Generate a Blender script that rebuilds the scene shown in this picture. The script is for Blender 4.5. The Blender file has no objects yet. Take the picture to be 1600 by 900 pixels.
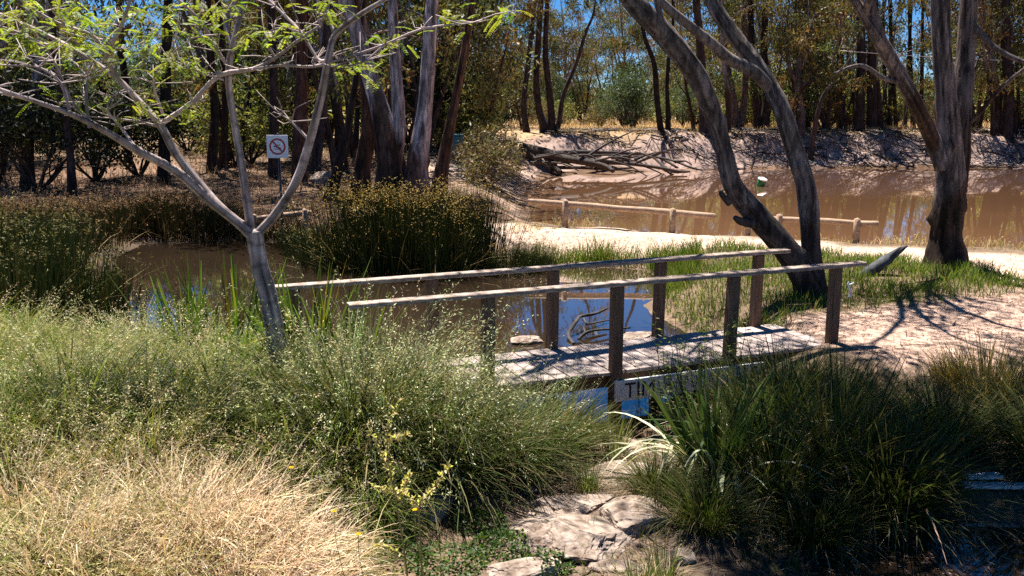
import bpy, bmesh, math, random
import numpy as np
from mathutils import Vector, noise as mnoise

R = math.radians
C = bpy.context.scene.collection
rng = np.random.default_rng(7)
random.seed(7)

# ------------------------------------------------------------------ camera numbers
F = 1400.0; PITCH = math.atan(275 / F); CH = 2.8
cp, sp_ = math.cos(PITCH), math.sin(PITCH)
def ray(px, py):
    u = (px - 800) / F; v = (450 - py) / F
    return u, cp + v * sp_, -sp_ + v * cp
def at(px, py, Y):
    u, y, z = ray(px, py); t = Y / y
    return Vector((u * t, Y, CH + z * t))
def gz(px, py, z):
    u, y, zz = ray(px, py); t = (z - CH) / zz
    return (u * t, y * t)
def wpx(w, Y):                      # width in photo pixels -> metres at that distance
    return w / F * Y * 1.0

# ------------------------------------------------------------------ terrain
def smooth(a, b, x):
    t = np.clip((np.asarray(x, float) - a) / (b - a), 0, 1)
    return t * t * (3 - 2 * t)
def sd_poly(x, y, poly):
    x = np.asarray(x, float); y = np.asarray(y, float)
    d2 = np.full(x.shape, 1e12); inside = np.zeros(x.shape, bool)
    n = len(poly)
    for i in range(n):
        ax, ay = poly[i]; bx, by = poly[(i + 1) % n]
        ex, ey = bx - ax, by - ay
        t = np.clip(((x - ax) * ex + (y - ay) * ey) / (ex * ex + ey * ey + 1e-12), 0, 1)
        dx = x - ax - t * ex; dy = y - ay - t * ey
        d2 = np.minimum(d2, dx * dx + dy * dy)
        c = ((ay > y) != (by > y))
        with np.errstate(divide='ignore', invalid='ignore'):
            xi = ax + (y - ay) * ex / (ey if ey != 0 else 1e-9)
        inside ^= c & (x < xi)
    return np.where(inside, -1, 1) * np.sqrt(d2)
WZ = -0.6
POND = [gz(*p, WZ) for p in [(150, 470), (172, 402), (220, 381), (400, 375), (500, 392), (560, 402), (700, 414), (800, 417), (905, 416),
        (1010, 421), (1040, 446), (1015, 478), (1055, 505), (1085, 530)]] + [(2.5, 11.2), (2.0, 10.2), (1.55, 9.4), (1.4, 8.75), (0.95, 8.7), (0.7, 9.4), (-.2, 10.05),
        (-0.9, 10.35), (-2, 10.5), (-3, 10.6), (-4.6, 11.1), (-6.4, 13.0)]
LAKE = [gz(*p, WZ) for p in [(818, 308), (828, 345), (848, 370), (930, 380), (1060, 390), (1180, 398), (1330, 408), (1450, 414), (1600, 420)]] + \
       [(24, 18.9), (48, 23), (66, 40), (66, 57)] + [gz(*p, WZ) for p in [(1600, 262), (1400, 262), (1200, 263), (1060, 267), (900, 270), (850, 277), (822, 290)]]
PUD = [(2.0, 4.6), (2.3, 6.1), (2.7, 6.75), (3.6, 7.0), (4.8, 6.9), (5.4, 5.6), (4.5, 4.4)]
PATH = [gz(*p, 0) for p in [(770, 352), (900, 354), (1060, 362), (1200, 374), (1330, 383), (1450, 392), (1600, 402), (1790, 408), (1850, 470),
        (1600, 440), (1510, 412), (1440, 406), (1300, 394), (1200, 394), (1050, 379), (930, 370), (820, 368), (760, 366)]]
TRACK = [(3.75, 10.95), (3.6, 11.7), (4.3, 12.4), (6.2, 13.0), (9, 14.2), (13, 14.8), (13, 11.6), (8.5, 11.2), (6.2, 9.9), (5.2, 9.6), (4.15, 10.05)]

def vnoise(x, y, s, seed=0.0):
    x = np.asarray(x, float); y = np.asarray(y, float)
    a = (np.sin(x * s * 1.3 + seed) * np.sin(y * s * 1.1 + seed * 2.1) + np.sin((x + y) * s * .73 + seed * 3.3) * .7
         + np.sin((x * 1.7 - y * 1.3) * s * 1.9 + seed) * .35 + np.sin((x * .9 + y * 2.3) * s * 2.7 + seed * 5) * .25)
    return a / 1.6
def terrain(x, y):
    x = np.asarray(x, float); y = np.asarray(y, float)
    zb = 1.55 * smooth(22, 62, y) + 1.2 * smooth(62, 220, y)
    low = smooth(10.2, 8.9, y)                       # the creek bed in front of the bridge
    bed = -0.42 + 0.42 * smooth(-0.9, -3.2, x) + 0.10 * smooth(7.5, 4.0, y) * smooth(1.5, -2, x)
    zb = zb * (1 - low) + bed * low
    zb = zb + 0.05 * vnoise(x, y, .9) * smooth(3, 9, y) + .02 * vnoise(x, y, 3.1, 4)
    ds = sd_poly(x, y, PATH); zb = zb - 0.02 * smooth(.3, -.3, ds)
    dl = sd_poly(x, y, LAKE) + .5 * vnoise(x, y, .35, 2) * smooth(30, 45, y)
    bw = 1.2 + .9 * smooth(25, 30, y) + 3.0 * smooth(34, 52, y)
    zl = np.where(dl > 0, WZ + (zb - WZ) * smooth(-.1, 1, dl / bw), WZ - .9 * smooth(0, 2.5, -dl))
    zl = zl + np.where(dl > 0, .28 * vnoise(x, y, 1.1, 7) * smooth(0, 2, dl) * smooth(8, 4, dl) * smooth(36, 50, y), 0)
    dp = sd_poly(x, y, POND) + .12 * vnoise(x, y, 1.3, 1)
    zp = np.where(dp > 0, WZ + (zb - WZ) * smooth(-.05, 1, dp / 1.5), WZ - .6 * smooth(0, 1.6, -dp))
    z = np.minimum(zl, zp)
    dq = sd_poly(x, y, PUD) + .1 * vnoise(x, y, 2.2, 3)
    z = np.where(dq < .8, np.minimum(z, -.66 + (z + .66) * smooth(-.3, .8, dq)), z)
    return z
def gp(px, py):
    """ground under a photo pixel (first hit)"""
    u, y, z = ray(px, py)
    t = np.concatenate([np.arange(3, 30, .04), np.arange(30, 200, .3)]) / y
    zz = CH + z * t; h = terrain(u * t, y * t)
    k = np.argmax(zz < h) if np.any(zz < h) else len(t) - 1
    return Vector((u * t[k], y * t[k], float(h[k])))
def tz(x, y): return float(terrain(np.array([x]), np.array([y]))[0])
def gY(px, Y):
    """ground point in the photo column px at distance Y"""
    x = (px - 800) / F * Y * 1.02
    return Vector((x, Y, tz(x, Y)))

# ------------------------------------------------------------------ object helpers
def tag(o, label=None, cat=None, group=None, kind=None):
    if label: o['label'] = label
    if cat: o['category'] = cat
    if group: o['group'] = group
    if kind: o['kind'] = kind
    return o
def thing(name, label, cat, loc=(0, 0, 0), rz=0.0, group=None):
    o = bpy.data.objects.new(name, None); C.objects.link(o)
    o.location = loc; o.rotation_euler = (0, 0, rz); o.empty_display_size = .1
    return tag(o, label, cat, group)
def mesh_np(name, V, Fc, mats, col=None, smooth_=False, mi=None):
    """V (n,3); Fc (m,4) quads"""
    V = np.asarray(V, np.float32); Fc = np.asarray(Fc, np.int32)
    me = bpy.data.meshes.new(name)
    me.vertices.add(len(V)); me.vertices.foreach_set('co', V.ravel())
    k = Fc.shape[1]
    me.loops.add(Fc.size); me.loops.foreach_set('vertex_index', Fc.ravel())
    me.polygons.add(len(Fc))
    me.polygons.foreach_set('loop_start', np.arange(0, Fc.size, k, dtype=np.int32))
    me.polygons.foreach_set('loop_total', np.full(len(Fc), k, np.int32))
    if smooth_: me.polygons.foreach_set('use_smooth', np.ones(len(Fc), bool))
    if mi is not None: me.polygons.foreach_set('material_index', np.asarray(mi, np.int32))
    if col is not None:
        a = me.color_attributes.new('tint', 'FLOAT_COLOR', 'POINT')
        c4 = np.ones((len(V), 4), np.float32); c4[:, :3] = col
        a.data.foreach_set('color', c4.ravel())
    for m in (mats if isinstance(mats, (list, tuple)) else [mats]): me.materials.append(m)
    me.update(calc_edges=True); me.validate()
    return me
def obj(name, me, parent=None):
    o = bpy.data.objects.new(name, me); C.objects.link(o)
    if parent is not None: o.parent = parent
    if name == 'seed_heads': o['kind'] = 'stuff'
    return o
def dup(root, loc, rz=0.0, s=1.0, label=None, group=None, tilt=(0, 0), cat=None):
    r = root.copy(); C.objects.link(r)
    r.location = loc; r.rotation_euler = (tilt[0], tilt[1], rz)
    r.scale = (s, s, s) if not isinstance(s, (tuple, list)) else s
    if label: r['label'] = label
    if group: r['group'] = group
    if cat: r['category'] = cat
    for ch in list(root.children):
        c = ch.copy(); C.objects.link(c); c.parent = r
        for g in list(ch.children):
            d = g.copy(); C.objects.link(d); d.parent = c
    return r
_used = set()
def put(root, loc, rz=0.0, s=1.0, label=None, group=None, tilt=(0, 0)):
    """the first time moves the source itself, then copies it"""
    if root.name not in _used:
        _used.add(root.name)
        root.location = loc; root.rotation_euler = (tilt[0], tilt[1], rz)
        root.scale = (s, s, s) if not isinstance(s, (tuple, list)) else s
        if label: root['label'] = label
        if group: root['group'] = group
        return root
    return dup(root, loc, rz, s, label, group, tilt)

class Acc:
    def __init__(s): s.V = []; s.F = []; s.C = []; s.n = 0
    def add(s, V, Fq, col):
        V = np.asarray(V, float).reshape(-1, 3)
        if len(V) == 0: return
        s.V.append(V); s.F.append(np.asarray(Fq) + s.n); s.n += len(V)
        c = np.asarray(col, float)
        s.C.append(np.broadcast_to(c, (len(V), 3)) if c.ndim == 1 else c)
    def mesh(s, name, mat, sm=False):
        return mesh_np(name, np.concatenate(s.V), np.concatenate(s.F), mat, np.concatenate(s.C), sm)

def pick(pal, n, r, jit=.18):
    pal = np.asarray(pal, float)
    w = pal[:, 3] / pal[:, 3].sum() if pal.shape[1] == 4 else None
    c = pal[r.choice(len(pal), n, p=w), :3]
    return np.clip(c * (1 + jit * r.normal(size=(n, 1))) * (1 + .06 * r.normal(size=(n, 3))), .004, .9)

def ribbons(acc, base, head, tilt, L, w, curl, col, K=4, tip=None, twist=None, power=.7, kink=None):
    """blades: base (n,3), head azimuth, first tilt from vertical, length, width, curl added to the tilt along the blade"""
    n = len(base)
    P = np.zeros((n, K + 1, 3)); P[:, 0] = base
    hx, hy = np.cos(head), np.sin(head)
    for k in range(K):
        s = (k + .5) / K
        a = tilt + curl * s ** 1.4
        if kink is not None: a = a + np.where(s > kink[0], kink[1], 0)
        st = L / K
        P[:, k + 1, 0] = P[:, k, 0] + np.sin(a) * hx * st
        P[:, k + 1, 1] = P[:, k, 1] + np.sin(a) * hy * st
        P[:, k + 1, 2] = P[:, k, 2] + np.cos(a) * st
    tw = np.zeros(n) if twist is None else twist
    sx, sy = -np.sin(head + tw), np.cos(head + tw)
    S = np.stack([sx, sy, np.zeros(n)], 1)
    s = np.linspace(0, 1, K + 1)
    prof = np.minimum(1, .55 + 2 * s) * np.clip(1 - s ** 2.2, 0.04, 1) ** power
    Wd = (w[:, None] * prof[None, :])[..., None] * .5
    A = P - S[:, None, :] * Wd; B = P + S[:, None, :] * Wd
    V = np.stack([A, B], 2).reshape(n * (K + 1) * 2, 3)
    i0 = (np.arange(n) * (K + 1) * 2)[:, None] + (np.arange(K) * 2)[None, :]
    Fq = np.stack([i0, i0 + 1, i0 + 3, i0 + 2], -1).reshape(-1, 4)
    cc = np.repeat(col[:, None, :], K + 1, 1)
    if tip is not None:
        f = np.clip((s - .55) / .45, 0, 1)[None, :, None]
        cc = cc * (1 - f) + tip[:, None, :] * f
    cc = np.repeat(cc[:, :, None, :], 2, 2).reshape(-1, 3)
    acc.add(V, Fq, cc)
    return P
def leaves(acc, cen, d, L, w, col, r, flat=None):
    """pointed four-sided leaves: cen is the leaf base, d its direction"""
    n = len(cen)
    d = d / (np.linalg.norm(d, axis=1, keepdims=True) + 1e-9)
    q = r.normal(size=(n, 3)) if flat is None else flat + .35 * r.normal(size=(n, 3))
    side = np.cross(d, q); side /= (np.linalg.norm(side, axis=1, keepdims=True) + 1e-9)
    L = np.asarray(L)[:, None]; w = np.asarray(w)[:, None]
    V = np.stack([cen, cen + d * L * .45 + side * w * .5, cen + d * L, cen + d * L * .45 - side * w * .5], 1).reshape(-1, 3)
    Fq = np.arange(n * 4).reshape(n, 4)
    acc.add(V, Fq, np.repeat(col, 4, 0))

def catmull(P, Rr, m):
    P = np.asarray(P, float); Rr = np.asarray(Rr, float)
    if len(P) < 3 or m <= 1: return P, Rr
    Q = np.vstack([2 * P[0] - P[1], P, 2 * P[-1] - P[-2]])
    out = []; ro = []
    for i in range(len(P) - 1):
        p0, p1, p2, p3 = Q[i:i + 4]
        for k in range(m):
            t = k / m
            out.append(.5 * ((2 * p1) + (-p0 + p2) * t + (2 * p0 - 5 * p1 + 4 * p2 - p3) * t * t + (-p0 + 3 * p1 - 3 * p2 + p3) * t ** 3))
            ro.append(Rr[i] * (1 - t) + Rr[i + 1] * t)
    out.append(P[-1]); ro.append(Rr[-1])
    return np.array(out), np.array(ro)
def tube(acc, P, Rr, n=8, col=(.3, .3, .3), sub=1, rough=0.0, r=None, cap=True, colfn=None, bark=0.0, ring=False):
    P, Rr = catmull(P, Rr, sub)
    m = len(P)
    T = np.gradient(P, axis=0); T /= (np.linalg.norm(T, axis=1, keepdims=True) + 1e-9)
    a = np.array([1, 0, 0]) if abs(T[0][0]) < .8 else np.array([0, 1, 0])
    u = np.cross(T[0], a); u /= np.linalg.norm(u)
    th = np.linspace(0, 2 * np.pi, n, endpoint=False)
    ph = 0 if r is None else r.uniform(0, 6)
    V = np.zeros((m, n, 3)); CM = None
    if bark:
        ln = np.concatenate([[0], np.cumsum(np.linalg.norm(np.diff(P, axis=0), axis=1))]); q0 = r.uniform(0, 50)
        KN = np.zeros((m, n)); CM = np.ones((m, n))
        for i in range(m):
            for j in range(n):
                a3 = Vector((math.cos(th[j]) * 1.6, math.sin(th[j]) * 1.6, ln[i] * .55 + q0))
                f1 = mnoise.noise(Vector((a3.x * 2.2, a3.y * 2.2, a3.z * 1.9))); f2 = mnoise.noise(Vector((a3.x * 6, a3.y * 6, a3.z * 3.4 + 9))); f3 = mnoise.noise(a3 * 1.1)
                KN[i, j] = .10 * f1 + .07 * f2 + .09 * f3
                CM[i, j] = np.clip(1 + .9 * f1 + .8 * f2, .35, 1.5) * (.55 if f3 > .28 else 1.0)
        for _ in range(max(2, int(ln[-1] * .9))):      # knots and branch scars
            i0_, t0_ = r.uniform(0, ln[-1]), r.uniform(0, 6.28); sz = r.uniform(.05, .12)
            dd = ((ln[:, None] - i0_) / sz) ** 2 + ((np.angle(np.exp(1j * (th[None, :] - t0_)))) / .45) ** 2
            KN += .28 * np.exp(-dd); CM *= 1 - .6 * np.exp(-dd * 3)
    if ring and CM is not None:
        for q in np.arange(.1, ln[-1], .23):
            q = q + r.uniform(-.09, .09); CM *= 1 - .5 * np.exp(-((ln[:, None] + .03 * np.sin(th[None, :] + q * 9) - q) / .02) ** 2)
    for i in range(m):
        u = u - T[i] * np.dot(u, T[i]); u /= (np.linalg.norm(u) + 1e-9)
        v = np.cross(T[i], u)
        rr = Rr[i] * (1 + rough * (.6 * np.sin(3 * th + ph + i * .23) + .5 * np.sin(5 * th - ph * 2 + i * .41) + .3 * np.sin(2 * th + i * .9)))
        if r is not None and rough > 0: rr = rr * (1 + rough * .35 * r.normal(size=n))
        if bark: rr = rr * (1 + bark * KN[i])
        V[i] = P[i] + np.outer(rr * np.cos(th), u) + np.outer(rr * np.sin(th), v)
    i0 = np.arange(m - 1)[:, None] * n; j = np.arange(n)[None, :]; j2 = (j + 1) % n
    Fq = np.stack([i0 + j, i0 + j2, i0 + n + j2, i0 + n + j], -1).reshape(-1, 4)
    V = V.reshape(-1, 3)
    if cap:
        V = np.vstack([V, P[-1] + T[-1] * Rr[-1] * .4]); e = (m - 1) * n; t = m * n
        cf = np.array([[e + q, e + (q + 1) % n, t, t] for q in range(n)])
        # degenerate quads avoided: pair the cap triangles into quads
        cf = np.array([[e + q, e + (q + 1) % n, e + (q + 2) % n, t] for q in range(0, n - 1, 2)] + ([] if n % 2 == 0 else []))
        Fq = np.vstack([Fq, cf])
    c = np.asarray(col, float) if colfn is None else colfn(V)
    if CM is not None:
        k = CM.reshape(-1, 1); k = np.vstack([k, np.ones((len(V) - len(k), 1))]); c = np.broadcast_to(c, (len(V), 3)) * k
    acc.add(V, Fq, c)

BOX_F = np.array([[0, 3, 2, 1], [4, 5, 6, 7], [0, 1, 5, 4], [1, 2, 6, 5], [2, 3, 7, 6], [3, 0, 4, 7]])
def bm_box(bm, c, size, ax=None, bev=0.0):
    """box with centre c, size (sx,sy,sz), ax = x axis direction (horizontal or tilted)"""
    x = Vector(ax).normalized() if ax is not None else Vector((1, 0, 0))
    zz = Vector((0, 0, 1)); y = zz.cross(x).normalized(); z = x.cross(y)
    c = Vector(c); h = [s / 2 for s in size]
    vs = [bm.verts.new(c + x * (sx * h[0]) + y * (sy * h[1]) + z * (sz * h[2])) for sx, sy, sz in
          ((-1, -1, -1), (1, -1, -1), (1, 1, -1), (-1, 1, -1), (-1, -1, 1), (1, -1, 1), (1, 1, 1), (-1, 1, 1))]
    fs = [bm.faces.new([vs[i] for i in f]) for f in BOX_F]
    if bev > 0:
        es = list({e for f in fs for e in f.edges})
        bmesh.ops.bevel(bm, geom=es, offset=bev, segments=1, affect='EDGES')
def bm_mesh(name, bm, mat):
    bmesh.ops.recalc_face_normals(bm, faces=bm.faces)
    me = bpy.data.meshes.new(name); bm.to_mesh(me); bm.free(); me.materials.append(mat); return me

# ------------------------------------------------------------------ materials
def newmat(name):
    m = bpy.data.materials.new(name); m.use_nodes = True
    nt = m.node_tree; nt.nodes.clear()
    out = nt.nodes.new('ShaderNodeOutputMaterial')
    return m, nt, out
def N(nt, t, **kw):
    n = nt.nodes.new(t)
    for k, v in kw.items():
        if k in n.inputs: n.inputs[k].default_value = v
        else: setattr(n, k, v)
    return n
def foliage_mat(name, transl=.35, rough=.5, spec=.35, tcol=(1.25, 1.3, .6)):
    m, nt, out = newmat(name); L = nt.links
    at_ = N(nt, 'ShaderNodeAttribute', attribute_name='tint')
    p = N(nt, 'ShaderNodeBsdfPrincipled'); p.inputs['Roughness'].default_value = rough; p.inputs['Specular IOR Level'].default_value = spec
    L.new(at_.outputs['Color'], p.inputs['Base Color'])
    tr = N(nt, 'ShaderNodeBsdfTranslucent')
    mu = N(nt, 'ShaderNodeMix', data_type='RGBA', blend_type='MULTIPLY'); mu.inputs[0].default_value = 1
    L.new(at_.outputs['Color'], mu.inputs[6]); mu.inputs[7].default_value = (*tcol, 1)
    L.new(mu.outputs[2], tr.inputs['Color'])
    mx = N(nt, 'ShaderNodeMixShader'); mx.inputs[0].default_value = transl
    L.new(p.outputs[0], mx.inputs[1]); L.new(tr.outputs[0], mx.inputs[2]); L.new(mx.outputs[0], out.inputs[0])
    return m
def bark_mat(name, scale=(9, 9, 1.6), contrast=.55, bump=.5, rough=.9):
    m, nt, out = newmat(name); L = nt.links
    at_ = N(nt, 'ShaderNodeAttribute', attribute_name='tint')
    tc = N(nt, 'ShaderNodeTexCoord'); mp = N(nt, 'ShaderNodeMapping'); mp.inputs['Scale'].default_value = scale
    L.new(tc.outputs['Object'], mp.inputs['Vector'])
    n1 = N(nt, 'ShaderNodeTexNoise'); n1.inputs['Scale'].default_value = 1.6; n1.inputs['Detail'].default_value = 6; n1.inputs['Roughness'].default_value = .65
    L.new(mp.outputs[0], n1.inputs['Vector'])
    n2 = N(nt, 'ShaderNodeTexNoise'); n2.inputs['Scale'].default_value = 2.2; n2.inputs['Detail'].default_value = 3
    L.new(tc.outputs['Object'], n2.inputs['Vector'])
    r1 = N(nt, 'ShaderNodeMapRange'); r1.inputs[1].default_value = .35; r1.inputs[2].default_value = .68; r1.inputs[3].default_value = 1 - contrast; r1.inputs[4].default_value = 1.25
    L.new(n1.outputs[0], r1.inputs[0])
    r2 = N(nt, 'ShaderNodeMapRange'); r2.inputs[1].default_value = .4; r2.inputs[2].default_value = .62; r2.inputs[3].default_value = .72; r2.inputs[4].default_value = 1.12
    L.new(n2.outputs[0], r2.inputs[0])
    mm = N(nt, 'ShaderNodeMath', operation='MULTIPLY'); L.new(r1.outputs[0], mm.inputs[0]); L.new(r2.outputs[0], mm.inputs[1])
    mp3 = N(nt, 'ShaderNodeMapping'); mp3.inputs['Scale'].default_value = (5, 5, .9); L.new(tc.outputs['Object'], mp3.inputs['Vector'])
    n3 = N(nt, 'ShaderNodeTexNoise'); n3.inputs['Scale'].default_value = 1.5; n3.inputs['Detail'].default_value = 9; n3.inputs['Roughness'].default_value = .7; n3.inputs['Distortion'].default_value = .6
    L.new(mp3.outputs[0], n3.inputs['Vector'])
    r3 = N(nt, 'ShaderNodeMapRange'); r3.inputs[1].default_value = .50; r3.inputs[2].default_value = .56; r3.inputs[3].default_value = 1.05; r3.inputs[4].default_value = 1 - contrast
    L.new(n3.outputs[0], r3.inputs[0])
    m2 = N(nt, 'ShaderNodeMath', operation='MULTIPLY'); L.new(mm.outputs[0], m2.inputs[0]); L.new(r3.outputs[0], m2.inputs[1]); mm = m2
    mu = N(nt, 'ShaderNodeVectorMath', operation='SCALE'); L.new(at_.outputs['Color'], mu.inputs[0]); L.new(mm.outputs[0], mu.inputs['Scale'])
    p = N(nt, 'ShaderNodeBsdfPrincipled'); p.inputs['Roughness'].default_value = rough; p.inputs['Specular IOR Level'].default_value = .2
    L.new(mu.outputs[0], p.inputs['Base Color'])
    b = N(nt, 'ShaderNodeBump'); b.inputs['Strength'].default_value = bump; b.inputs['Distance'].default_value = .04
    L.new(n1.outputs[0], b.inputs['Height']); L.new(b.outputs[0], p.inputs['Normal']); L.new(p.outputs[0], out.inputs[0])
    return m
def noisy_mat(name, c1, c2, scale=6, stretch=(1, 1, 1), rough=.8, bump=.3, dist=.02, detail=6, spec=.3, coord='Object', lo=.35, hi=.65):
    m, nt, out = newmat(name); L = nt.links
    tc = N(nt, 'ShaderNodeTexCoord'); mp = N(nt, 'ShaderNodeMapping'); mp.inputs['Scale'].default_value = stretch
    L.new(tc.outputs[coord], mp.inputs['Vector'])
    n1 = N(nt, 'ShaderNodeTexNoise'); n1.inputs['Scale'].default_value = scale; n1.inputs['Detail'].default_value = detail; n1.inputs['Roughness'].default_value = .62
    L.new(mp.outputs[0], n1.inputs['Vector'])
    r = N(nt, 'ShaderNodeMapRange'); r.inputs[1].default_value = lo; r.inputs[2].default_value = hi; L.new(n1.outputs[0], r.inputs[0])
    mx = N(nt, 'ShaderNodeMix', data_type='RGBA'); mx.inputs[6].default_value = (*c1, 1); mx.inputs[7].default_value = (*c2, 1); L.new(r.outputs[0], mx.inputs[0])
    p = N(nt, 'ShaderNodeBsdfPrincipled'); p.inputs['Roughness'].default_value = rough; p.inputs['Specular IOR Level'].default_value = spec
    L.new(mx.outputs[2], p.inputs['Base Color'])
    b = N(nt, 'ShaderNodeBump'); b.inputs['Strength'].default_value = bump; b.inputs['Distance'].default_value = dist
    L.new(n1.outputs[0], b.inputs['Height']); L.new(b.outputs[0], p.inputs['Normal']); L.new(p.outputs[0], out.inputs[0])
    return m
def ground_mat():
    m, nt, out = newmat('earth'); L = nt.links
    at_ = N(nt, 'ShaderNodeAttribute', attribute_name='tint')
    tc = N(nt, 'ShaderNodeTexCoord')
    n1 = N(nt, 'ShaderNodeTexNoise'); n1.inputs['Scale'].default_value = 1.1; n1.inputs['Detail'].default_value = 8; n1.inputs['Roughness'].default_value = .68
    L.new(tc.outputs['Object'], n1.inputs['Vector'])
    n2 = N(nt, 'ShaderNodeTexNoise'); n2.inputs['Scale'].default_value = 17; n2.inputs['Detail'].default_value = 6; n2.inputs['Roughness'].default_value = .7
    L.new(tc.outputs['Object'], n2.inputs['Vector'])
    r1 = N(nt, 'ShaderNodeMapRange'); r1.inputs[1].default_value = .35; r1.inputs[2].default_value = .65; r1.inputs[3].default_value = .68; r1.inputs[4].default_value = 1.2
    r2 = N(nt, 'ShaderNodeMapRange'); r2.inputs[1].default_value = .36; r2.inputs[2].default_value = .6; r2.inputs[3].default_value = .55; r2.inputs[4].default_value = 1.12
    L.new(n1.outputs[0], r1.inputs[0]); L.new(n2.outputs[0], r2.inputs[0])
    mm = N(nt, 'ShaderNodeMath', operation='MULTIPLY'); L.new(r1.outputs[0], mm.inputs[0]); L.new(r2.outputs[0], mm.inputs[1])
    mu = N(nt, 'ShaderNodeVectorMath', operation='SCALE'); L.new(at_.outputs['Color'], mu.inputs[0]); L.new(mm.outputs[0], mu.inputs['Scale'])
    p = N(nt, 'ShaderNodeBsdfPrincipled'); p.inputs['Roughness'].default_value = .95; p.inputs['Specular IOR Level'].default_value = .15
    L.new(mu.outputs[0], p.inputs['Base Color'])
    b = N(nt, 'ShaderNodeBump'); b.inputs['Strength'].default_value = .7; b.inputs['Distance'].default_value = .05
    L.new(n2.outputs[0], b.inputs['Height']); L.new(b.outputs[0], p.inputs['Normal']); L.new(p.outputs[0], out.inputs[0])
    return m
def water_mat(name, c1, c2, bump, scale, rough=.03, stretch=(1, 1, 1), ior=1.36, coat=0.0):
    m, nt, out = newmat(name); L = nt.links
    tc = N(nt, 'ShaderNodeTexCoord'); mp = N(nt, 'ShaderNodeMapping'); mp.inputs['Scale'].default_value = stretch
    L.new(tc.outputs['Object'], mp.inputs['Vector'])
    n1 = N(nt, 'ShaderNodeTexNoise'); n1.inputs['Scale'].default_value = .22; n1.inputs['Detail'].default_value = 3
    L.new(tc.outputs['Object'], n1.inputs['Vector'])
    mx = N(nt, 'ShaderNodeMix', data_type='RGBA'); mx.inputs[6].default_value = (*c1, 1); mx.inputs[7].default_value = (*c2, 1); L.new(n1.outputs[0], mx.inputs[0])
    n2 = N(nt, 'ShaderNodeTexNoise'); n2.inputs['Scale'].default_value = scale; n2.inputs['Detail'].default_value = 3; n2.inputs['Roughness'].default_value = .55
    L.new(mp.outputs[0], n2.inputs['Vector'])
    p = N(nt, 'ShaderNodeBsdfPrincipled'); p.inputs['Roughness'].default_value = rough; p.inputs['IOR'].default_value = ior
    p.inputs['Specular IOR Level'].default_value = .5; p.inputs['Coat Weight'].default_value = coat; p.inputs['Coat Roughness'].default_value = rough
    L.new(mx.outputs[2], p.inputs['Base Color'])
    b = N(nt, 'ShaderNodeBump'); b.inputs['Strength'].default_value = bump; b.inputs['Distance'].default_value = .02
    L.new(n2.outputs[0], b.inputs['Height']); L.new(b.outputs[0], p.inputs['Normal']); L.new(p.outputs[0], out.inputs[0])
    return m
def plain(name, c, rough=.5, spec=.5, metal=0):
    m, nt, out = newmat(name)
    p = N(nt, 'ShaderNodeBsdfPrincipled'); p.inputs['Base Color'].default_value = (*c, 1); p.inputs['Roughness'].default_value = rough
    p.inputs['Specular IOR Level'].default_value = spec; p.inputs['Metallic'].default_value = metal
    nt.links.new(p.outputs[0], out.inputs[0]); return m

M_leaf = foliage_mat('gum_leaf', .34, .5, .22, (1.2, 1.15, .6))
M_soft = foliage_mat('soft_leaf', .5, .5, .3, (1.35, 1.45, .5))
M_grass = foliage_mat('grass_blade', .36, .6, .14, (1.2, 1.25, .65))
M_reed = foliage_mat('reed_stem', .1, .6, .12, (1.1, 1.1, .6))
M_straw = foliage_mat('straw_blade', .32, .6, .25, (1.1, 1.0, .8))
M_bark = bark_mat('gum_bark')
M_sapbark = bark_mat('sapling_bark', (5, 5, 3), .25, .15, .7)
M_ground = ground_mat()
M_lake = water_mat('lake_water', (.29, .15, .075), (.22, .11, .055), .11, 1.6, .02, (1, 1, 1), ior=1.42, coat=1.0)
M_pond = water_mat('pond_water', (.05, .032, .02), (.014, .01, .007), .03, 5, .012, ior=1.5, coat=1.0)
M_post = noisy_mat('post_timber', (.11, .062, .036), (.2, .12, .075), 5, (7, 7, .7), .85, .4)
M_rail = noisy_mat('rail_timber', (.16, .115, .085), (.46, .37, .31), 9, (1, 1, 5), .85, .4)
M_deck = noisy_mat('deck_timber', (.30, .23, .2), (.5, .41, .37), 3, (1.5, 1.5, 3), .85, .5)
M_log = noisy_mat('log_timber', (.26, .17, .11), (.46, .32, .22), 5, (.8, 4, 4), .85, .4)
M_dead = noisy_mat('dead_wood', (.025, .02, .018), (.085, .07, .062), 6, (2, 2, 2), .9, .6)
M_rock = noisy_mat('pale_rock', (.13, .09, .065), (.42, .335, .275), 9, (1, 1, 1), .9, .7, .05, 10, .2)
M_white = plain('sign_white', (.86, .86, .88), .35)
M_board = noisy_mat('board_white', (.68, .70, .71), (.84, .85, .84), 4, (1, 1, 1), .5, .1)
M_red = plain('sign_red', (.42, .012, .02), .4)
M_black = plain('sign_black', (.012, .012, .014), .5)
M_steel = plain('sign_post_paint', (.03, .03, .035), .5)
M_teal = plain('teal_plastic', (.01, .14, .2), .4)
M_green = plain('green_plastic', (.01, .16, .06), .4)
M_cable = plain('cable_cover', (.55, .56, .58), .4)

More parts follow.
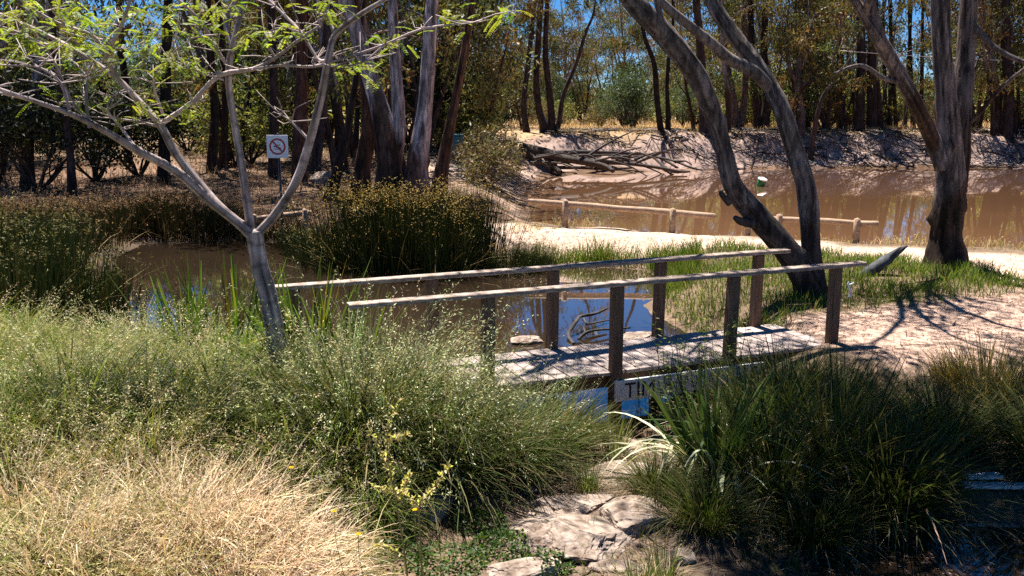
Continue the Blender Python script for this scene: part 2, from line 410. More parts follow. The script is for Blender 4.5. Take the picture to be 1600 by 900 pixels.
# ------------------------------------------------------------------ ground sheet
def axis(segs):
    out = []
    for a, b, st in segs: out += list(np.arange(a, b, st))
    return np.array(out)
gx = np.concatenate([-np.geomspace(900, 27, 26)[:-1], np.arange(-27, -9, .5), np.arange(-9, 9, .13), np.arange(9, 30, .3), np.geomspace(30, 900, 30)])
gy = np.concatenate([np.arange(-6, 3, .5), np.arange(3, 24, .13), np.arange(24, 72, .4), np.geomspace(72, 1500, 34)])
XX, YY = np.meshgrid(gx, gy)
ZZ = terrain(XX, YY)
dP = sd_poly(XX, YY, PATH); dT = sd_poly(XX, YY, TRACK); dL = sd_poly(XX, YY, LAKE); dO = sd_poly(XX, YY, POND)
col = np.zeros(XX.shape + (3,)); col[:] = (.20, .14, .09)
def blend(c, w): 
    global col
    w = np.clip(w, 0, 1)[..., None]; col = col * (1 - w) + np.array(c) * w
blend((.40, .27, .15), smooth(40, 56, YY))                                   # dry ground behind the lake
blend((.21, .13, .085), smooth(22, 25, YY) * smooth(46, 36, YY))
blend((.36, .255, .215), smooth(5.2, 3.2, dL) * smooth(30, 44, YY))              # bare far bank
blend((.5, .35, .26), smooth(6, 3, dL) * smooth(28, 31, YY) * smooth(2, -2, XX - 1))
blend((.68, .50, .385), smooth(.45, -.25, dP + .25 * vnoise(XX, YY, 1.7, 5)))
blend((.52, .36, .26), smooth(1.2, .2, dL) * smooth(31, 28, YY))
blend((.60, .41, .315), smooth(.5, -.3, dT + .3 * vnoise(XX, YY, 1.4, 6)))
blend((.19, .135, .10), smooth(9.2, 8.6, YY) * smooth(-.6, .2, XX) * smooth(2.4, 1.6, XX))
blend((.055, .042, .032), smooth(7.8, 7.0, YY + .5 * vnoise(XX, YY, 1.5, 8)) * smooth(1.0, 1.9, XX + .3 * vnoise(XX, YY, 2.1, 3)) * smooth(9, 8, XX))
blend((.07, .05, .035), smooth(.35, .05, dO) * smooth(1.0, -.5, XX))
nx, ny = len(gx), len(gy)
V = np.stack([XX, YY, ZZ], -1).reshape(-1, 3)
ii = (np.arange(ny - 1)[:, None] * nx + np.arange(nx - 1)[None, :])
FQ = np.stack([ii, ii + 1, ii + nx + 1, ii + nx], -1)
blend((.15, .09, .055), smooth(.55, .1, dL + .25 * vnoise(XX, YY, 1.2, 11)))
cxm = (XX[:-1, :-1] + XX[1:, 1:]) / 2; cym = (YY[:-1, :-1] + YY[1:, 1:]) / 2
inP = sd_poly(cxm, cym, PATH) < 0; inT = sd_poly(cxm, cym, TRACK) < 0
def sub(mask, name):
    f = FQ[mask]; ids, inv = np.unique(f, return_inverse=True)
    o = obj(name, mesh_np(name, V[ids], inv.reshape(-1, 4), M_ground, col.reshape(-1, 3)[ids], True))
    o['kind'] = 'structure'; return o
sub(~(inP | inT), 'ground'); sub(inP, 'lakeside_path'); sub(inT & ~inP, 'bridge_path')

def sheet(name, poly, grow_, z, mat):
    c = np.mean(poly, axis=0); bm = bmesh.new()
    pts = []
    for p in poly:
        d = np.array(p) - c; l = np.linalg.norm(d); pts.append(c + d * (1 + grow_ / l))
    f = bm.faces.new([bm.verts.new((p[0], p[1], z)) for p in pts])
    if f.normal.z < 0: f.normal_flip()
    bmesh.ops.triangulate(bm, faces=bm.faces[:])
    o = obj(name, bm_mesh(name, bm, mat)); o['kind'] = 'structure'; return o
sheet('lake_water', LAKE, 1.6, WZ, M_lake)
bm = bmesh.new()
px_ = [p[0] for p in POND]; py_ = [p[1] for p in POND]
def pond_sheet():
    # a grid clipped to the neighbourhood of the pond outline
    xs = np.arange(min(px_) - 1, max(px_) + 1, .4); ys = np.arange(min(py_) - .6, max(py_) + 1, .4)
    X, Y = np.meshgrid(xs, ys); f = []
    d = sd_poly((X[:-1, :-1] + .2), (Y[:-1, :-1] + .2), POND)
    n = len(xs)
    for j in range(len(ys) - 1):
        for i in range(n - 1):
            if d[j, i] < .75: f.append([j * n + i, j * n + i + 1, (j + 1) * n + i + 1, (j + 1) * n + i])
    f = np.array(f); ids, inv = np.unique(f, return_inverse=True)
    P = np.stack([X, Y, np.full(X.shape, WZ)], -1).reshape(-1, 3)[ids]
    o = obj('pond_water', mesh_np('pond_water', P, inv.reshape(-1, 4), M_pond)); o['kind'] = 'structure'
pond_sheet()
sheet('puddle_water', PUD, .1, -.60, M_pond)

# ------------------------------------------------------------------ trees
GUM = [(.085, .095, .03, 3), (.12, .115, .035, 2), (.05, .062, .026, 2), (.17, .105, .04, 1.5), (.22, .12, .045, .8), (.14, .14, .045, 1)]
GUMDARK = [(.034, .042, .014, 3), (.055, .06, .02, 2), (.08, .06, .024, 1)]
def barkcol(z0, rgb_low, rgb_high, seed):
    def fn(V):
        h = V[:, 2]; k = z0 + .8 * np.sin(V[:, 0] * 5 + seed) + .6 * np.sin(V[:, 1] * 7 + seed * 2) + .4 * np.sin(h * 3 + seed)
        w = smooth(-.25, .35, h - k)[:, None]
        pat = (.5 + .5 * np.sin(V[:, 0] * 9 + h * 1.3 + seed) * np.sin(V[:, 1] * 8 - h * .9 + seed))[:, None]
        hi = np.array(rgb_high) * (1 - .35 * pat) + np.array((.28, .17, .11)) * .35 * pat
        return np.array(rgb_low) * (1 - w) + hi * w
    return fn
LOWB, HIB = (.085, .05, .035), (.36, .33, .33)
def grow(acc, tips, r, p, d, L, rad, level, colfn, up=.25, sides=6, droop=0.0):
    n = 4; P = [np.array(p, float)]; Rr = [rad]; d = np.array(d, float); d /= np.linalg.norm(d)
    for i in range(n):
        d = d + r.normal(size=3) * .17 + np.array([0, 0, up * .22 - droop * .1]); d /= np.linalg.norm(d)
        P.append(P[-1] + d * L / n); Rr.append(rad * (1 - .42 * (i + 1) / n))
    if level == 0: Rr[-1] = rad * .2
    tube(acc, P, Rr, sides, sub=2, rough=.05, r=r, colfn=colfn)
    if level == 0:
        tips.append((P[-1], d)); tips.append((P[2], d)); return
    k = 3 if level > 1 else r.integers(2, 4)
    base = r.uniform(0, 6.28)
    for j in range(k):
        s = 1.0 if j < 2 else r.uniform(.45, .8)
        q = P[-1] if s == 1.0 else P[int(s * n)]
        a = base + j * 2.2 + r.normal() * .3
        sd = np.array([math.cos(a), math.sin(a), .1]); sd -= d * np.dot(sd, d)
        sd /= (np.linalg.norm(sd) + 1e-9)
        nd = d * r.uniform(.75, 1.0) + sd * r.uniform(.45, .85)
        grow(acc, tips, r, q, nd, L * r.uniform(.62, .82), Rr[-1] * r.uniform(.6, .8), level - 1, colfn, up, max(4, sides - 1), droop)
def crown(acc, tips, r, per=55, rad=.55, L=.26, w=.07, pal=GUM, hang=.75, flat=.7, zmin=None):
    pal = np.asarray(pal)
    for (t, d) in tips:
        n = max(3, int(per * r.uniform(.5, 1.4)))
        rr = rad * r.uniform(.7, 1.35)
        off = r.normal(size=(n, 3)); off /= (np.linalg.norm(off, axis=1, keepdims=True) + 1e-9)
        off *= (r.uniform(0, 1, (n, 1)) ** .5) * rr; off[:, 2] *= flat
        c = t + off + np.array(d) * rr * .3
        dirn = r.normal(size=(n, 3)) * .55; dirn[:, 2] -= hang
        base = pick(pal, 1, r, .2)[0]
        colr = np.clip(base * (1 + .22 * r.normal(size=(n, 1))) * (1 + .05 * r.normal(size=(n, 3))), .01, .5)
        leaves(acc, c, dirn, L * np.clip(r.lognormal(-.08, .38, n), .4, 2.0), w * np.clip(r.lognormal(-.05, .35, n), .4, 2.0), colr, r)
def gum(seed, H=13, r0=.22, fork=.35, stems=1, lean=.1, per=50, rad=.7, L=.3, w=.085, pal=GUM, limbs=6, low=LOWB, high=HIB, sock=3.0, hang=.75, droop=.2, level=2, spread=1.0):
    r = np.random.default_rng(seed); at_, tips = Acc(), []
    cf = barkcol(sock, low, high, seed)
    for s in range(stems):
        a = r.uniform(0, 6.28) if stems == 1 else s * 6.28 / stems + r.uniform(-.5, .5)
        ln = lean * r.uniform(.6, 1.4)
        off = np.array([math.cos(a), math.sin(a), 0]) * (0 if stems == 1 else r0 * .8)
        n = 8; P = [off.copy()]; d = np.array([math.cos(a) * ln, math.sin(a) * ln, 1.0]); Hs = H * r.uniform(.85, 1.1)
        for i in range(n):
            d = d + np.array([*r.normal(size=2) * .07, .05]); d /= np.linalg.norm(d)
            P.append(P[-1] + d * Hs / n)
        rs = r0 * (1 if stems == 1 else .72)
        Rr = [rs * (1.35 if i == 0 else 1 - .85 * i / n) for i in range(n + 1)]
        tube(at_, P, Rr, 9, sub=3, rough=.07, r=r, colfn=cf)
        for j in range(limbs):
            f = fork + (1 - fork) * (j + .3 * r.uniform()) / limbs
            i = min(n - 1, int(f * n)); q = P[i] + (P[i + 1] - P[i]) * (f * n - i)
            b = j * 2.4 + r.uniform(0, 1); e = r.uniform(.5, 1.0)
            grow(at_, tips, r, q, (math.cos(b) * spread, math.sin(b) * spread, e), Hs * (1 - f * .75) * r.uniform(.24, .36), rs * (1 - .8 * f) * .55, level - 1, cf, .25, 6, droop)
        grow(at_, tips, r, P[-1], d, Hs * .12, Rr[-1], 1, cf)
    ac = Acc(); crown(ac, tips, r, per, rad, L, w, pal, hang)
    return at_.mesh('trunk', M_bark, True), ac.mesh('crown', M_leaf)
def tree_from(meshes, name, label, cat='tree', group=None):
    t = thing(name, label, cat, (0, 0, 0), 0, group)
    obj('trunk', meshes[0], t); obj('crown', meshes[1], t); return t

def px_tree(name, label, stems, seed, low=LOWB, high=HIB, sock=2.6, crown_kw=None, group=None, ext=True, extL=3.2, level=2, sides=12, rough=.07, limbs=(), up=.3, pal=GUM, cat='tree', extlev=None, bark=0.0, wk=1.0, sub=5):
    """a tree whose stems follow outlines measured in the photograph; every point has its own distance"""
    r = np.random.default_rng(seed)
    b0 = stems[0][0]; base = at(b0[0], b0[1], b0[2]); base.z = min(base.z, tz(base.x, base.y)) - .05
    t = thing(name, label, cat, base, 0, group); bv = np.array(base)
    cf = barkcol(sock - 0, low, high, seed)
    tips = []
    for k, st in enumerate(stems):
        acc = Acc()
        P = np.array([np.array(at(px, py, Y)) - bv for px, py, Y, w in st]); Rr = np.array([wpx(w, Y) * .5 * wk for px, py, Y, w in st])
        if k == 0 or st[0][:3] == b0[:3]:
            P[0] = (P[0][0], P[0][1], -.1); Rr[0] *= 1.5 if bark else 1.15
        tube(acc, P, Rr, sides, sub=sub, rough=rough * (.5 if bark else 1), r=r, colfn=cf, bark=bark)
        if ext:
            d = P[-1] - P[-2]
            grow(acc, tips, r, P[-1], d, extL, Rr[-1] * .95, extlev[k] if extlev else level, cf, up, 7)
        for lb in limbs:
            if lb[0] != k: continue
            Pl = np.array([np.array(at(px, py, Y)) - bv for px, py, Y, w in lb[1]]); Rl = np.array([wpx(w, Y) * .5 * wk for px, py, Y, w in lb[1]])
            tube(acc, Pl, Rl, 10, sub=4, rough=.06, r=r, colfn=cf)
            if lb[2]: grow(acc, tips, r, Pl[-1], Pl[-1] - Pl[-2], lb[2], Rl[-1] * .9, lb[3] if len(lb) > 3 else 1, cf, .1, 6)
        obj('trunk', acc.mesh('trunk', M_bark, True), t)
    if tips:
        ac = Acc(); kw = dict(per=60, rad=.75, L=.2, w=.05, pal=pal); kw.update(crown_kw or {})
        crown(ac, tips, r, **kw); obj('crown', ac.mesh('crown', M_leaf), t)
    return t

# --- two gums on the right
px_tree('gum_tree', 'leaning grey gum with two bent trunks from one base beside the bridge end', [
    [(1272, 478, 13.6, 62), (1262, 440, 13.6, 56), (1222, 382, 13.55, 48), (1180, 335, 13.5, 45), (1146, 290, 13.4, 37), (1130, 230, 13.3, 32), (1112, 172, 13.2, 36), (1084, 112, 13.0, 40), (1040, 55, 12.8, 40), (1000, 15, 12.6, 38), (960, -30, 12.4, 32), (900, -90, 12.2, 28)],
    [(1280, 478, 13.65, 44), (1268, 400, 13.7, 38), (1264, 330, 13.75, 38), (1258, 285, 13.8, 37), (1240, 230, 13.9, 35), (1222, 175, 13.9, 33), (1195, 122, 14.0, 31), (1158, 72, 14.1, 29), (1122, 20, 14.2, 27), (1095, -30, 14.3, 24), (1060, -90, 14.5, 20)]],
    11, low=(.065, .055, .052), high=(.2, .178, .172), sock=1.6, extL=2.6, level=2, extlev=[0, 3], bark=1.0, wk=.8, sides=26, sub=9,
    limbs=[(1, [(1206, 142, 13.95, 24), (1178, 112, 13.8, 24), (1140, 92, 13.7, 22), (1110, 66, 13.6, 20), (1075, 38, 13.5, 18), (1035, 5, 13.3, 16), (1000, -40, 13.1, 12)], 2.2),
           (0, [(1042, 58, 12.8, 16), (1030, 20, 12.7, 13), (1024, -30, 12.6, 11)], 2.0),
           (0, [(1140, 318, 13.45, 14), (1128, 304, 13.4, 11), (1126, 297, 13.4, 7)], 0),
           (0, [(1180, 350, 13.4, 20), (1158, 346, 13.35, 16), (1148, 340, 13.3, 10)], 0)],
    crown_kw=dict(per=80, rad=.75, L=.2, w=.045))
px_tree('gum_tree', 'stout dark gum standing on the lake path with a long limb reaching left', [
    [(1476, 422, 16.4, 66), (1478, 370, 16.4, 56), (1484, 290, 16.4, 52), (1482, 220, 16.4, 48), (1478, 150, 16.4, 36), (1472, 80, 16.4, 33), (1468, 0, 16.4, 32), (1470, -80, 16.4, 28)],
    [(1494, 300, 16.6, 40), (1500, 230, 16.6, 38), (1504, 150, 16.6, 34), (1510, 70, 16.7, 32), (1514, 0, 16.7, 29), (1518, -70, 16.7, 26)],
    [(1474, 262, 16.3, 28), (1456, 215, 16.2, 27), (1432, 165, 16.0, 27), (1404, 115, 15.8, 27), (1376, 65, 15.6, 26), (1350, 25, 15.4, 17), (1326, -15, 15.2, 15), (1300, -60, 15.0, 13)]],
    12, low=(.085, .05, .036), high=(.19, .165, .17), sock=2.5, extL=3.9, level=3, rough=.09, bark=1.2, wk=.82, sides=28, sub=9,
    limbs=[(2, [(1382, 76, 15.65, 18), (1372, 40, 15.5, 15), (1358, -5, 15.4, 13), (1352, -50, 15.3, 11)], 1.8),
           (2, [(1350, 25, 15.4, 14), (1374, -60, 14.7, 12), (1410, -140, 14.0, 11), (1450, -190, 13.6, 10)], 2.6, 3),  # this limb and the next are unseen, added to dapple the sandy path
           (2, [(1326, -15, 15.2, 13), (1318, -90, 14.4, 11), (1330, -170, 13.6, 10)], 2.4, 3),
           (1, [(1506, 200, 16.6, 9), (1530, 178, 16.3, 8), (1562, 140, 16.1, 7), (1600, 108, 15.9, 6), (1640, 85, 15.7, 4)], 1.2),
           (1, [(1514, 30, 16.7, 12), (1540, 62, 16.4, 11), (1570, 84, 16.2, 10), (1604, 98, 16.0, 8), (1640, 106, 15.8, 5)], 1.0),
           (2, [(1405, 128, 15.8, 9), (1380, 122, 15.7, 8), (1352, 104, 15.6, 8), (1330, 104, 15.5, 6), (1302, 116, 15.4, 4)], 0)],
    crown_kw=dict(per=110, rad=.95, L=.24, w=.055))

# --- the big gums behind the reeds
def big(label, stems, seed, **kw):
    return px_tree('gum_tree', label, stems, seed, group='gums behind the reed clump', crown_kw=dict(per=60, rad=.9, L=.24, w=.06), extL=3.0, level=1, bark=1.0, wk=.88, sides=18, sub=6, **kw)
big('forked gum behind the reeds, its pale left fork leaning outward', [
    [(606, 330, 26, 48), (608, 262, 26, 42), (600, 200, 26, 38), (588, 150, 26, 30), (572, 100, 26, 27), (557, 50, 26, 25), (541, 0, 26, 24), (520, -70, 26, 22)],
    [(612, 280, 26.1, 30), (622, 200, 26.1, 24), (621, 140, 26.1, 20), (616, 70, 26.1, 18), (613, 0, 26.1, 17), (612, -70, 26.1, 15)]], 21, sock=2.7, low=(.10, .06, .045), high=(.52, .46, .48))
big('straight gum behind the reeds with a pale smooth upper trunk', [
    [(648, 330, 25.5, 46), (652, 262, 25.5, 38), (660, 200, 25.5, 31), (666, 140, 25.5, 24), (671, 70, 25.5, 23), (676, 0, 25.5, 22), (680, -70, 25.5, 20)]], 22, sock=2.3, low=(.15, .08, .055), high=(.55, .47, .49))
big('rust barked gum leaning left just beside the forked gum', [
    [(562, 320, 27, 32), (566, 262, 27, 29), (576, 200, 27, 26), (572, 140, 27, 20), (560, 70, 27, 16), (556, 0, 27, 14), (550, -60, 27, 12)]], 23, sock=8, low=(.12, .06, .04))
big('slim rust barked gum slanting right behind the reeds', [
    [(682, 320, 27, 24), (692, 255, 27, 22), (702, 205, 27, 18), (714, 140, 27, 14), (724, 90, 27, 13), (732, 40, 27, 12), (742, -20, 27, 10)]], 24, sock=9, low=(.14, .075, .05))
big('thin black stem slanting right at the foot of the gums', [
    [(515, 315, 28, 20), (527, 266, 28, 17), (540, 215, 28, 14), (552, 150, 28, 11), (560, 90, 28, 9), (566, 20, 28, 8)]], 25, sock=9, low=(.05, .034, .03))

# --- trunks of the wood on the left
def wood(label, pts, Y, seed, **kw):
    kw.setdefault('sock', 20)
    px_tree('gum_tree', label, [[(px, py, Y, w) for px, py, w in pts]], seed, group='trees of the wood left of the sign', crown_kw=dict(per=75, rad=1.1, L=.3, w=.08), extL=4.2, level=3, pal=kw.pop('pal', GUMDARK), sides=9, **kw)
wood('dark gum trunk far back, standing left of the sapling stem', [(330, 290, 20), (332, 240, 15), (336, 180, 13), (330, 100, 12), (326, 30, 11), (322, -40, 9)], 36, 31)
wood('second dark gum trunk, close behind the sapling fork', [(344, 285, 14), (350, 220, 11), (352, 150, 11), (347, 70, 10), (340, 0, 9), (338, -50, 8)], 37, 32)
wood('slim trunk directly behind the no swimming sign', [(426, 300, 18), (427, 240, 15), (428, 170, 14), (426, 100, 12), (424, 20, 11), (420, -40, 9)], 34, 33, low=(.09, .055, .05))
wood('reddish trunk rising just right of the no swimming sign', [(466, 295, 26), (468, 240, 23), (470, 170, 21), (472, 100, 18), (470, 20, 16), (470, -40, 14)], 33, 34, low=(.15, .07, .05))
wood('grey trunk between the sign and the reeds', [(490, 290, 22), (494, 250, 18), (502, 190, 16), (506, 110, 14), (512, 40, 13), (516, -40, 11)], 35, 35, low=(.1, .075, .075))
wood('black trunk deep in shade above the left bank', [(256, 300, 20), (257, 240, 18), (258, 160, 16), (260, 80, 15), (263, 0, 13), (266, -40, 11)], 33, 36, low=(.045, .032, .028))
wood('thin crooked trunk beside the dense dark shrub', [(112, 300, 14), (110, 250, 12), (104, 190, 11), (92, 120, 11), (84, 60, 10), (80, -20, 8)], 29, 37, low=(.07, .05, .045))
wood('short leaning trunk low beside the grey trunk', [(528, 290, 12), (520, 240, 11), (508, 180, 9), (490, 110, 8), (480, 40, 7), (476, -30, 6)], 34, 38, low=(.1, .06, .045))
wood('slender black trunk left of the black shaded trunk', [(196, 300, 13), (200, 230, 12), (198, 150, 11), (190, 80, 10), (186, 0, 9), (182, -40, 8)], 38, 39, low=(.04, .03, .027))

# --- trunks on the far bank
def bank(label, stems, Y, seed, **kw):
    px_tree('gum_tree', label, [[(px, py, Y, w) for px, py, w in s] for s in stems], seed, group='trees along the far bank', crown_kw=dict(per=75, rad=1.3, L=.36, w=.1), extL=kw.pop('extL', 3.6), sides=8, sock=kw.pop('sock', 20), pal=kw.pop('pal', GUM), **kw)
bank('clump of slanting gum stems rooted above the fallen log', [
    [(852, 228, 22), (850, 200, 15), (842, 170, 11), (838, 120, 10), (842, 50, 9), (846, -20, 8)],
    [(858, 228, 13), (862, 190, 12), (858, 140, 10), (852, 80, 9), (855, 10, 7), (857, -30, 7)],
    [(856, 228, 13), (872, 196, 9), (880, 150, 7), (900, 100, 6), (915, 50, 5)],
    [(826, 222, 16), (822, 200, 11), (818, 160, 9), (826, 90, 8), (834, 20, 7)]], 58, 41, low=(.075, .05, .045), extL=1.8, level=1)
bank('thin black stem on the dry grass right of the fallen log, left of its pair', [[(1037, 230, 14), (1032, 200, 10), (1026, 150, 9), (1022, 100, 8), (1008, 60, 6), (1000, 20, 5)]], 58, 42, low=(.03, .022, .02), extL=2.2, level=1)
bank('thin black stem paired with its neighbour on the dry grass', [[(1043, 230, 10), (1044, 180, 8), (1042, 140, 6), (1044, 100, 6), (1050, 60, 5), (1052, 20, 4)]], 58.5, 43, low=(.03, .022, .02), extL=2.2, level=1)
bank('bank tree seen between the two bent trunks of the leaning gum, darkest one', [[(1100, 230, 20), (1100, 195, 15), (1098, 140, 14), (1094, 70, 12), (1088, 0, 11), (1086, -40, 10)]], 59, 44, low=(.07, .05, .05))
bank('forked bank tree between the bent trunks of the leaning gum', [[(1148, 214, 18), (1148, 180, 14), (1142, 140, 12), (1132, 90, 11), (1126, 30, 10), (1124, -40, 9)], [(1152, 214, 13), (1160, 180, 12), (1164, 140, 10), (1166, 80, 9), (1162, 20, 8)]], 64, 45, low=(.17, .12, .11))
bank('pair of thick dark stems just left of the upright bent trunk', [[(1182, 212, 14), (1182, 180, 12), (1178, 140, 11), (1174, 60, 10), (1172, -20, 9)], [(1194, 210, 18), (1196, 180, 14), (1198, 150, 12), (1194, 80, 11), (1196, 0, 10)]], 66, 46, low=(.06, .042, .04))
bank('dead grey bank tree with bare forked branches', [[(1250, 222, 14), (1252, 180, 12), (1246, 130, 10), (1250, 90, 9), (1262, 60, 8), (1276, 20, 6)], [(1248, 132, 8), (1236, 112, 6), (1230, 86, 5), (1226, 60, 4)], [(1248, 138, 7), (1266, 126, 6), (1280, 122, 4), (1290, 120, 3)]], 60, 47, low=(.13, .105, .1), ext=False)
bank('leaning pole tree at the water behind the right bent trunk', [[(1264, 252, 10), (1270, 220, 9), (1276, 185, 8), (1286, 150, 6), (1300, 130, 5)]], 57, 48, low=(.08, .06, .055), ext=False)
bank('thick black bank tree left of the long limb', [[(1342, 232, 24), (1342, 200, 18), (1344, 150, 16), (1346, 90, 14), (1344, 20, 12), (1344, -40, 11)]], 61, 49, low=(.04, .03, .03))
bank('second thick black bank tree beside the long limb', [[(1358, 232, 20), (1362, 200, 17), (1362, 140, 15), (1362, 90, 14), (1366, 20, 12), (1366, -40, 11)]], 63, 50, low=(.05, .036, .036))
bank('dark bank tree close behind the stout gum on its right', [[(1574, 240, 20), (1574, 200, 16), (1576, 140, 15), (1572, 70, 14), (1572, 0, 12), (1570, -40, 11)]], 60, 51, low=(.045, .034, .034))
bank('reddish bank tree seen through the gap under the long limb', [[(1318, 226, 14), (1316, 190, 11), (1316, 130, 9), (1312, 60, 8), (1310, -20, 7)]], 66, 52, low=(.12, .07, .06))
# row of thin poles
for k, (a, b) in enumerate([(1402, 1396), (1412, 1418), (1390, 1391), (1428, 1424), (1376, 1368), (1438, 1440), (1384, 1382)]):
    px_tree('pole_tree', 'thin bare pole tree in the thicket under the long limb', [[(a, 224, 70, 8), ((a + b) / 2, 180, 70, 6.5), (b, 130, 70, 6), (b + (b - a) * .6, 60, 70, 5), (b + (b - a), 10, 70, 4)]], 60 + k, low=(.05, .038, .036), sock=30,
            group='thin pole trees under the long limb', crown_kw=dict(per=40, rad=1.1, L=.3, w=.08), extL=1.6, level=1, sides=6, cat='tree')

# --- wood that fills the background: copies of a few kinds
T_A = tree_from(gum(101, 14, .24, .30, 1, .12, 60, .9, .32, .09, GUM, 7, sock=3), 'gum_tree', 'tall')
T_B = tree_from(gum(102, 12, .2, .22, 2, .18, 60, .9, .32, .09, GUM, 5, low=(.06, .04, .035), high=(.2, .16, .15), sock=5), 'gum_tree', 'twin')
T_C = tree_from(gum(103, 10, .16, .16, 1, .15, 65, .9, .3, .085, [(.10, .11, .04, 2), (.15, .12, .05, 2), (.2, .12, .05, 1.4), (.07, .085, .035, 1)], 8, sock=6, droop=.5), 'gum_tree', 'low')
T_D = tree_from(gum(104, 15, .2, .35, 3, .2, 55, .9, .34, .09, GUM, 4, sock=4, low=(.07, .05, .045)), 'gum_tree', 'multi')
def shrub(seed, H, Rw, n, pal, L, w, hang=.2, stems=7):
    r = np.random.default_rng(seed); a = Acc(); tips = []
    cf = lambda V: np.broadcast_to(np.array((.09, .065, .05)), (len(V), 3))
    for s in range(stems):
        b = r.uniform(0, 6.28); d = (math.cos(b) * .6 * Rw / H * 2, math.sin(b) * .6 * Rw / H * 2, 1)
        grow(a, tips, r, (0, 0, -.05), d, H * r.uniform(.3, .5), .035 * H / 2, 2, cf, .3, 5)
    c = Acc(); crown(c, tips, r, n, .17 * H, L, w, pal, hang, .9)
    return a.mesh('trunk', M_bark, True), c.mesh('crown', M_leaf)
def shrub_from(ms, name, label):
    t = thing(name, label, 'shrub'); obj('stem', ms[0], t); obj('foliage', ms[1], t); return t
S_A = shrub_from(shrub(201, 3.2, 1.6, 26, [(.19, .21, .055, 3), (.25, .24, .075, 2), (.13, .16, .045, 1)], .24, .075), 'shrub', 'x')
S_B = shrub_from(shrub(202, 2.2, 1.5, 26, [(.15, .13, .06, 2), (.2, .15, .08, 2), (.12, .12, .06, 1)], .2, .06), 'shrub', 'x')
S_C = shrub_from(shrub(203, 4.2, 1.5, 30, [(.045, .075, .035, 3), (.07, .10, .045, 1)], .22, .06, .1), 'shrub', 'x')
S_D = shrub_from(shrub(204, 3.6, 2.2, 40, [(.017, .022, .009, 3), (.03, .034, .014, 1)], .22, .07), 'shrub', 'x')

r = np.random.default_rng(5)
gap = lambda px: 820 < px < 1090 or 130 < px < 330
def maxh(px, Y):
    # the wood is lower where the pond mirrors open sky over it
    if 120 < px < 345: return max(1.5, (Y - 17) * .135 - .6)
    if 1376 < px < 1456: return max(1.6, (Y - 38) * .085)
    if 815 < px < 1112: return max(2.0, (Y - 15) * .165 - .6)
    return 99.
def ground_at(px, Y): return gY(px, Y)
n_put = 0
for row, (Y0, Y1, cnt, x0, x1) in enumerate([(60, 72, 22, 1090, 1760), (74, 100, 22, 1060, 1800), (100, 150, 26, 700, 1800), (40, 58, 26, -260, 790), (58, 85, 24, -260, 840), (86, 140, 22, -200, 1000)]):
    for k in range(cnt):
        px = x0 + (x1 - x0) * (k + r.uniform(.1, .9)) / cnt; Y = r.uniform(Y0, Y1)
        g = ground_at(px, Y)
        if sd_poly(np.array([g.x]), np.array([g.y]), LAKE)[0] < 4: continue
        T = [T_A, T_B, T_C, T_D, T_C][r.integers(0, 5)]
        s = r.uniform(.8, 1.2)
        if 100 < px < 365 and Y < 86: continue
        s = min(s, maxh(px, Y) / 14)      # lower tree tops where sky shows over the wood
        right = row in (0, 1) or px > 1040
        lab = ('gum tree in the wood across the lake, among many alike' if right else 'gum tree in the shady wood behind the pond, among many alike')
        put(T, g - Vector((0, 0, .1)), r.uniform(0, 6.28), s, lab, 'gums of the wood across the lake' if right else 'gums of the wood behind the pond')
# bank trees whose crowns shade the far bank
for k, (px, Y, T, sc) in enumerate([(1075, 61, T_C, .9), (1125, 60, T_A, .85), (1215, 60, T_C, 1.0), (1275, 61, T_B, .9), (1300, 63, T_C, .95), (1472, 62, T_C, .9), (1530, 60, T_B, .95), (1560, 62, T_C, 1.0), (1610, 60, T_C, 1.0), (1650, 61, T_A, .95), (1240, 66, T_B, 1.0), (1345, 67, T_D, .9), (1500, 65, T_D, .9)]):
    put(T, gY(px, Y) - Vector((0, 0, .1)), k * 1.7, sc, 'gum tree in the wood across the lake, among many alike', 'gums of the wood across the lake')
# thick scrub closing the view below the crowns
for k in range(60):
    px = 1060 + 620 * (k + r.uniform(0, 1)) / 60; Y = r.uniform(72, 125)
    put([S_A, S_C, S_A, T_C][k % 4], gY(px, Y) - Vector((0, 0, .1)), r.uniform(0, 6.28), min(maxh(px, Y) / 4.3 if k % 4 != 3 else maxh(px, Y) / 11, r.uniform(1.0, 1.9) if k % 4 != 3 else r.uniform(.7, 1.0)), 'tall scrub filling the wood across the lake, among many alike', 'tall scrub across the lake')
for k in range(44):
    px = 700 + 380 * (k + r.uniform(0, 1)) / 44; Y = r.uniform(95, 160)
    put([S_A, S_C, S_A, S_B][k % 4], gY(px, Y) - Vector((0, 0, .1)), r.uniform(0, 6.28), r.uniform(1.0, 1.9), 'tall scrub filling the wood across the lake, among many alike', 'tall scrub across the lake')
for k in range(70):
    px = -140 + 900 * (k + r.uniform(0, 1)) / 70; Y = r.uniform(44, 100)
    g = gY(px, Y)
    if sd_poly(np.array([g.x]), np.array([g.y]), LAKE)[0] < 3: continue
    put([S_D, S_C, S_A, T_C, S_D][k % 5], g - Vector((0, 0, .1)), r.uniform(0, 6.28), min(maxh(px, Y) / 4.5 if k % 5 != 3 else maxh(px, Y) / 11, r.uniform(1.0, 1.9) if k % 5 != 3 else r.uniform(.7, 1.0)), 'tall scrub filling the wood behind the pond, among many alike', 'tall scrub behind the pond')
